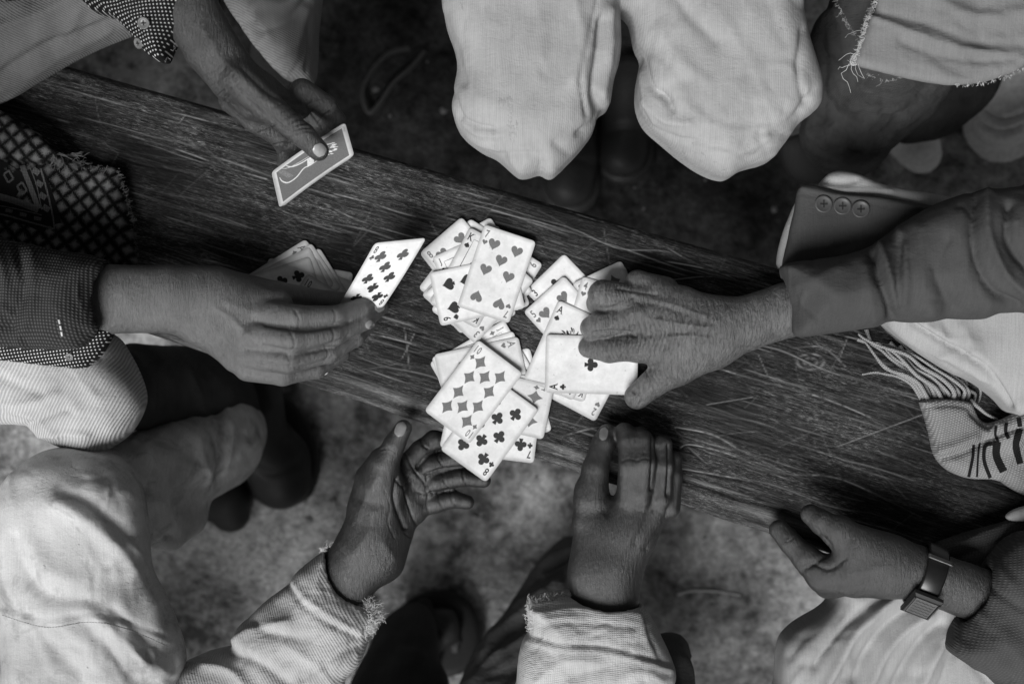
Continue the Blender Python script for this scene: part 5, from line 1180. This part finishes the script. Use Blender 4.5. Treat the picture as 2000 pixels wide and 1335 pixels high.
# ---- F: lower right, wrist watch
pF = person(2500, 1500, 'person at the lower right in pleated pale trousers wearing a wristwatch')
SK_F = skin('brown skin', .03, .8, -20, spec=.42, rough=.44)
hF = build('body', .0013, [
    ('c', [(2250, 1290, 70, 70), (1990, 1190, 70, 58), (1880, 1150, 70, 52), (1790, 1118, 68, 53), (1720, 1100, 66, 54)], 14, .85),
    ('c', [(1730, 1100, 66, 54), (1680, 1070, 64, 44), (1640, 1040, 58, 32)], 14, .8),
    ('c', [(1730, 1110, 62, 52), (1670, 1120, 56, 46), (1610, 1120, 46, 36)], 14, .8),
    ('c', [(1640, 1040, 58, 31), (1606, 1020, 52, 24), (1584, 1004, 44, 20.5)], 6),
    ('c', [(1612, 1122, 44, 36), (1575, 1090, 38, 27), (1545, 1060, 30, 22), (1522, 1034, 22, 20)], 6),
    ('c', [(1622, 1132, 28, 34), (1582, 1104, 22, 24), (1556, 1070, 14, 20), (1540, 1046, 8, 18)], 5),
    ('c', [(1650, 1125, 34, 40), (1615, 1140, 26, 24)], 8),
], SK_F, pF, folds=[([(1570, 1110), (1600, 1092), (1622, 1072), (1608, 1050)], 6, -2.5), ([(1660, 1120), (1720, 1110)], 14, 2), ([(1590, 1100), (1620, 1110), (1650, 1090)], 6, -2), ([(1560, 1040), (1580, 1058)], 5, -1)],
  creases=[([(1592, 1026), (1600, 1034), (1602, 1048)], 2, .7), ([(1528, 1058), (1540, 1056), (1552, 1048)], 2, .5)])
tF = build('trousers', .0032, [
    ('p', [(1640, 1130), (1628, 1165), (1606, 1190), (1565, 1214), (1538, 1236), (1523, 1264), (1518, 1335), (1515, 1520), (2200, 1520), (2200, 1180), (1900, 1140), (1750, 1120)], 4, 52, 34, 10, dict(n=3))],
    cloth('pale pleated trousers', .34, 'plain', wrinkle=.25, var=.05, stain=0), pF, folds=rf(1540, 1180, 1850, 1335, 16, -50, 15, 110, 7, 2.5) + [
        ([(1765, 1160), (1715, 1195), (1670, 1240), (1630, 1310), (1610, 1350)], 9, 10), ([(1745, 1150), (1690, 1190), (1640, 1230), (1590, 1300)], 12, -9), ([(1790, 1180), (1740, 1215), (1700, 1260), (1670, 1330)], 10, -9), ([(1815, 1200), (1770, 1230), (1730, 1275), (1700, 1340)], 9, 9),
        ([(1835, 1220), (1800, 1250), (1765, 1300), (1745, 1345)], 9, -9), ([(1850, 1240), (1825, 1280), (1800, 1340)], 10, 9), ([(1872, 1260), (1850, 1300), (1835, 1345)], 7, -6), ([(1620, 1180), (1580, 1220), (1540, 1280)], 14, -4), ([(1900, 1290), (1930, 1330)], 8, -4)], ripple=.8)
DJ = cloth('dark jacket', .065, 'twill', rot=20, pitch=.003, depth=.0006, contrast=.25, wrinkle=.5, var=.12)
slF = build('jacket_sleeve', .003, [
    ('p', [(1936, 1098), (1905, 1160), (1878, 1205), (1852, 1262), (1880, 1290), (1935, 1325), (2010, 1380), (2300, 1480), (2400, 1150), (2100, 1060), (2000, 1040)], 74, 54, 40, 5, dict(n=3)),
    ('x', [(1800, 1120, 70, 60), (1880, 1150, 70, 60), (1960, 1180, 70, 54)], 3)],
    DJ, pF, folds=rf(1880, 1080, 2000, 1330, 12, 40, 30, 80, 8, 2) + [([(1938, 1150), (2000, 1190)], 6, -4), ([(1900, 1200), (1990, 1260)], 16, 3)], ripple=1)
coF = build('jacket_front', .003, [('p', [(1822, 1068), (1850, 1052), (1905, 1034), (1965, 1018), (2010, 1000), (2200, 960), (2300, 1120), (2000, 1140), (1900, 1130), (1850, 1100)], 20, 22, 18, 6, dict(n=3))], DJ, pF,
    folds=[([(1860, 1070), (1930, 1040), (2000, 1015)], 6, 4), ([(1870, 1090), (1940, 1060), (2010, 1040)], 7, -5)], ripple=1)
cuF = build('shirt_edge', .0026, [('p', [(1962, 1012), (1975, 996), (2010, 985), (2120, 960), (2120, 1010), (2000, 1018)], 46, 8, 7, 3, dict(n=3))], LIN, pF)
# wrist watch
wt = empty('wristwatch', W(1810, 1140, 70), 'dark square wristwatch with a pale ribbed face on the wrist at the lower right', 'wristwatch')
STRAP = plain('black watch strap', .008, .35, .5); STEEL = plain('brushed steel', .35, .28, .5, metal=1.0); FACE = plain('grey watch face', .08, .3, .5)
def wband():
    C0 = np.array(W(1808, 1124, 70)); ax = np.array([.93, .36, 0.]); ax[1] *= -1; ax /= np.linalg.norm(ax); ac = np.array([ax[1], -ax[0], 0.]); up = np.array([0, 0, 1.])
    V, F_ = [], []; n = 48; ra, rz = .0305, .0262
    for k in range(n):
        a = 2 * math.pi * k / n; d = ac * math.cos(a) * ra + up * math.sin(a) * rz; dn = d / np.linalg.norm(d)
        for s, l in ((-1, 0), (-1, .0022), (-.8, .003), (.8, .003), (1, .0022), (1, 0)): V.append(C0 + d + dn * l + ax * s * .0105 + dn * .0002)
    for k in range(n):
        for j in range(6): F_.append((k * 6 + j, k * 6 + (j + 1) % 6, ((k + 1) % n) * 6 + (j + 1) % 6, ((k + 1) % n) * 6 + j))
    mesh_obj('strap', V, F_, STRAP, wt)
    def block(name, ang, w, h, t, mat, base=.003, parent=wt, bevel=.15):
        a = math.radians(ang); d = ac * math.cos(a) * ra + up * math.sin(a) * rz; nn = ac * math.cos(a) / ra + up * math.sin(a) / rz; nn /= np.linalg.norm(nn); tt = np.cross(nn, ax)
        o0 = C0 + d; V = []
        for z, q in ((0, 1), (t * .7, 1), (t, 1 - bevel)):
            for sx, sy in ((-1, -1), (1, -1), (1, 1), (-1, 1)): V.append(o0 + nn * (base + z) + ax * sx * w * q + tt * sy * h * q)
        F_ = [(0, 1, 5, 4), (1, 2, 6, 5), (2, 3, 7, 6), (3, 0, 4, 7), (4, 5, 9, 8), (5, 6, 10, 9), (6, 7, 11, 10), (7, 4, 8, 11), (8, 9, 10, 11), (3, 2, 1, 0)]
        return mesh_obj(name, V, F_, mat, parent, smooth=False)
    # which side of the wrist faces down in the photo
    sgn = 1 if ac[1] < 0 else -1; A = 40 if sgn > 0 else 140
    cs = block('case', A, .0150, .0165, .006, STRAP)
    fc = block('face', A, .0112, .0120, .0004, FACE, .0092, cs, .02)
    for k in range(5):
        y = -.8 + k * .4; a = math.radians(A); d = ac * math.cos(a) * ra + up * math.sin(a) * rz; nn = ac * math.cos(a) / ra + up * math.sin(a) / rz; nn /= np.linalg.norm(nn); tt = np.cross(nn, ax); V = []
        for q in np.linspace(-1, 1, 14):
            for s in (-1, 1): V.append(C0 + d + nn * .0099 + ax * q * .0098 + tt * (y * .0105 + .0006 * math.sin(q * 14) + s * .0004))
        mesh_obj('line', V, [(i * 2, i * 2 + 1, i * 2 + 3, i * 2 + 2) for i in range(13)], THREAD, cs, smooth=False)
    for s in (-1, 1):
        a = math.radians(A); d = ac * math.cos(a) * ra + up * math.sin(a) * rz; nn = ac * math.cos(a) / ra + up * math.sin(a) / rz; nn /= np.linalg.norm(nn); tt = np.cross(nn, ax); o0 = C0 + d + nn * .0095
        V, F2 = tubes([[o0 + ax * s * .0128 - tt * .0125, o0 + ax * s * .0128, o0 + ax * s * .0128 + tt * .0125]], [.0008], 6, 1); mesh_obj('case_edge', V, F2, STEEL, cs)
    block('buckle', 180 - A - 12 if A < 90 else 180 - A + 12, .0128, .0022, .0022, STEEL, .0034)
wband()

# ---- bits on the ground
wire = [(800, 95), (760, 105), (725, 140), (708, 180), (720, 220), (742, 200), (770, 160), (805, 130), (830, 100)]
L = catmull(wire, 8, False); V, F_ = tubes([[W(p[0], p[1], -436) for p in L]], [.0035], 6, 1)
tag(mesh_obj('wire_loop', V, F_, plain('dull wire', .10, .6), loc=W(760, 150, -450)), 'loop of dull wire on the ground left of the pale knees', 'wire')
L = catmull([(1322, 1160), (1350, 1153), (1400, 1154), (1445, 1162)], 8, False); V, F_ = tubes([[W(p[0], p[1], -445) for p in L]], [.0022], 6, .4)
tag(mesh_obj('straw', V, F_, plain('dry straw', .5, .8), loc=W(1380, 1155, -450)), 'single dry straw on the earth right of the frayed right sleeve', 'straw')
# ---- the sitters' upper bodies, leaning in just outside the frame
def torso(p, hip, skin_m, cloth_m, arms, hair_m, cloth_name='shirt', head_k=.60, tall=1.0, chest_k=.8):
    hx, hy = hip; B = BENCH
    d = Vector((-hx, -hy, 0)).normalized(); side = Vector((-d.y, d.x, 0))
    hipv = Vector((hx, hy, B + .08)); ch = Vector((hx * chest_k, hy * chest_k, B + .40 * tall)); nk = Vector((hx * (chest_k + head_k) / 2, hy * (chest_k + head_k) / 2, B + .56 * tall)); hd = Vector((hx * head_k, hy * head_k, B + .67 * tall))
    def grid(pts, vox, pad=.05):
        A = np.array([q[:3] for q in pts]); R = max(q[3] for q in pts) + pad; return Sculpt(vox, np.maximum(A.min(0) - R, [-3, -3, .01]), A.max(0) + R)
    def wch(sc, pts, k, flat=1.0):
        # chains in metres: convert to the (px, py, h, rpx) convention
        q = []
        for x, y, z, r in pts:
            s = (CAM - z) / 1.5 * .00054; q.append((1000 + x / s, 667.5 - y / s, (z - B) * 1000, r / s))
        sc.chain(q, k, flat=flat)
    sh = [ch + side * .17 * s + Vector((0, 0, .07)) for s in (-1, 1)]
    allp = [(*hipv, .17), (*ch, .17), (*nk, .1)] + [(*a, .06) for a in sh]
    arml = []
    for a in arms:
        a = Vector(a); s = min(sh, key=lambda q: (q - a).length); el = (s + a) / 2 + Vector((hx, hy, 0)).normalized() * .05 + Vector((0, 0, .0)); arml.append([(*s, .062), (*el, .056), (*a, .046)]); allp += arml[-1]
    sc = grid(allp, .010)
    wch(sc, [(*hipv, .155), (*ch, .15)], 60); 
    for s in (-1, 1): wch(sc, [(*(hipv + side * .07 * s), .12), (*(ch + side * .09 * s), .115), (*sh[0 if s < 0 else 1], .07)], 60)
    wch(sc, [(*ch, .10), (*nk, .062)], 50)
    for a in arml: wch(sc, a, 30)
    finish(sc, cloth_name, cloth_m, p, smooth=2, ripple=2.5)
    f = d; u = (Vector((0, 0, .75)) + d * .45).normalized(); look = (f * .75 - Vector((0, 0, .65))).normalized()
    hp = [(*(nk - Vector((0, 0, .03))), .052), (*hd, .09)]
    sc = grid(hp, .0035, .07)
    wch(sc, [(*(nk - Vector((0, 0, .03))), .050), (*(hd - u * .05), .052)], 20)
    wch(sc, [(*(hd + u * .025 - look * .02), .086), (*(hd + u * .02 + look * .012), .076)], 20)
    wch(sc, [(*(hd - u * .045 + look * .038), .052), (*(hd - u * .078 + look * .055), .028)], 24)
    wch(sc, [(*(hd + look * .082 + u * .01), .008), (*(hd + look * .100 - u * .028), .013)], 8)      # nose
    for s in (-1, 1):
        wch(sc, [(*(hd + look * .076 + side * .030 * s + u * .014), .013)], 6)                          # eyes
        wch(sc, [(*(hd + look * .080 + side * .012 * s + u * .030), .009), (*(hd + look * .070 + side * .045 * s + u * .030), .008)], 8)
        wch(sc, [(*(hd + side * .076 * s + u * .012), .012), (*(hd + side * .078 * s - u * .03), .010)], 5)
        wch(sc, [(*(hd + look * .060 + side * .036 * s - u * .03), .024)], 14)
    wch(sc, [(*(hd + look * .082 - side * .02 - u * .052), .007), (*(hd + look * .090 - u * .050), .009), (*(hd + look * .082 + side * .02 - u * .052), .007)], 5)
    finish(sc, 'head', skin_m, p, smooth=1)
    sc = grid([(*hd, .12)], .005, .04)
    wch(sc, [(*(hd + u * .034 - look * .028), .089), (*(hd + u * .042 + look * .004), .078)], 20); wch(sc, [(*(hd - look * .05 - u * .02), .06)], 20)
    finish(sc, 'hair', hair_m, p, smooth=1, ripple=1.5)
HAIR = plain('short black hair', .012, .9)
def wp(px, py, h): return W(px, py, h)
SHIRT = cloth('grey work shirt', .12, 'plain')
torso(pA, (-1.02, .10), SK_A, DOTS, [wp(330, -130, 118), wp(-350, 580, 100)], HAIR, head_k=.56, chest_k=.76)
torso(pC, (-.82, -1.0), SK_D, SHIRT, [(-.62, -.58, BENCH + .10), (-.40, -.72, BENCH + .10)], HAIR, head_k=.9)
torso(pD, (-.06, -1.34), SK_D, JAC, [wp(420, 1460, 0), wp(1160, 1460, 34)], HAIR, head_k=.74)
torso(pF, (.98, -.86), SK_F, DJ, [wp(2350, 1300, 74), (.62, -.62, BENCH + .12)], HAIR)
torso(pE, (1.10, .06), SK_E, BLAZ, [wp(2330, 470, 110), (1.0, -.18, BENCH + .12)], HAIR)
torso(pH, (.13, .80), SK_A, SHIRT, [(-.05, .50, BENCH + .13), (.30, .50, BENCH + .13)], HAIR, head_k=.5, chest_k=.7)
torso(pI, (.72, .78), SK_A, COAT, [(.50, .52, BENCH + .14), (.80, .50, BENCH + .14)], HAIR, head_k=.55, chest_k=.72)
def thigh(p, name, pts, mat):
    L = [(a[0], a[1], a[2], a[3]) for a in pts]; build(name, .009, [('c', L, 20)], mat, p, ripple=2)
thigh(pA, 'trouser_seat', [(-330, 740, 4, 120), (-900, 560, 20, 200), (-300, 200, 40, 150)], CORDA)
thigh(pC, 'trouser_seat', [(170, 1480, 20, 130), (-100, 1900, 30, 200), (-400, 1700, 20, 150)], LIGHTC)
thigh(pH, 'trouser_seat', [(1040, -120, 32, 130), (1200, -600, 30, 210), (1380, -120, 32, 130)], KNEE)
thigh(pI, 'trouser_seat', [(1740, -80, -40, 90), (2200, -600, 20, 200)], JEANS)
thigh(pE, 'trouser_seat', [(2300, 620, 0, 100), (2900, 560, 20, 200)], WHT)
thigh(pF, 'trouser_seat', [(1900, 1500, 0, 150), (2400, 1900, 20, 200)], WHT)
thigh(pD, 'trouser_seat', [(1320, 1650, -10, 130), (1100, 2300, 20, 200), (640, 1680, -30, 120)], DT)
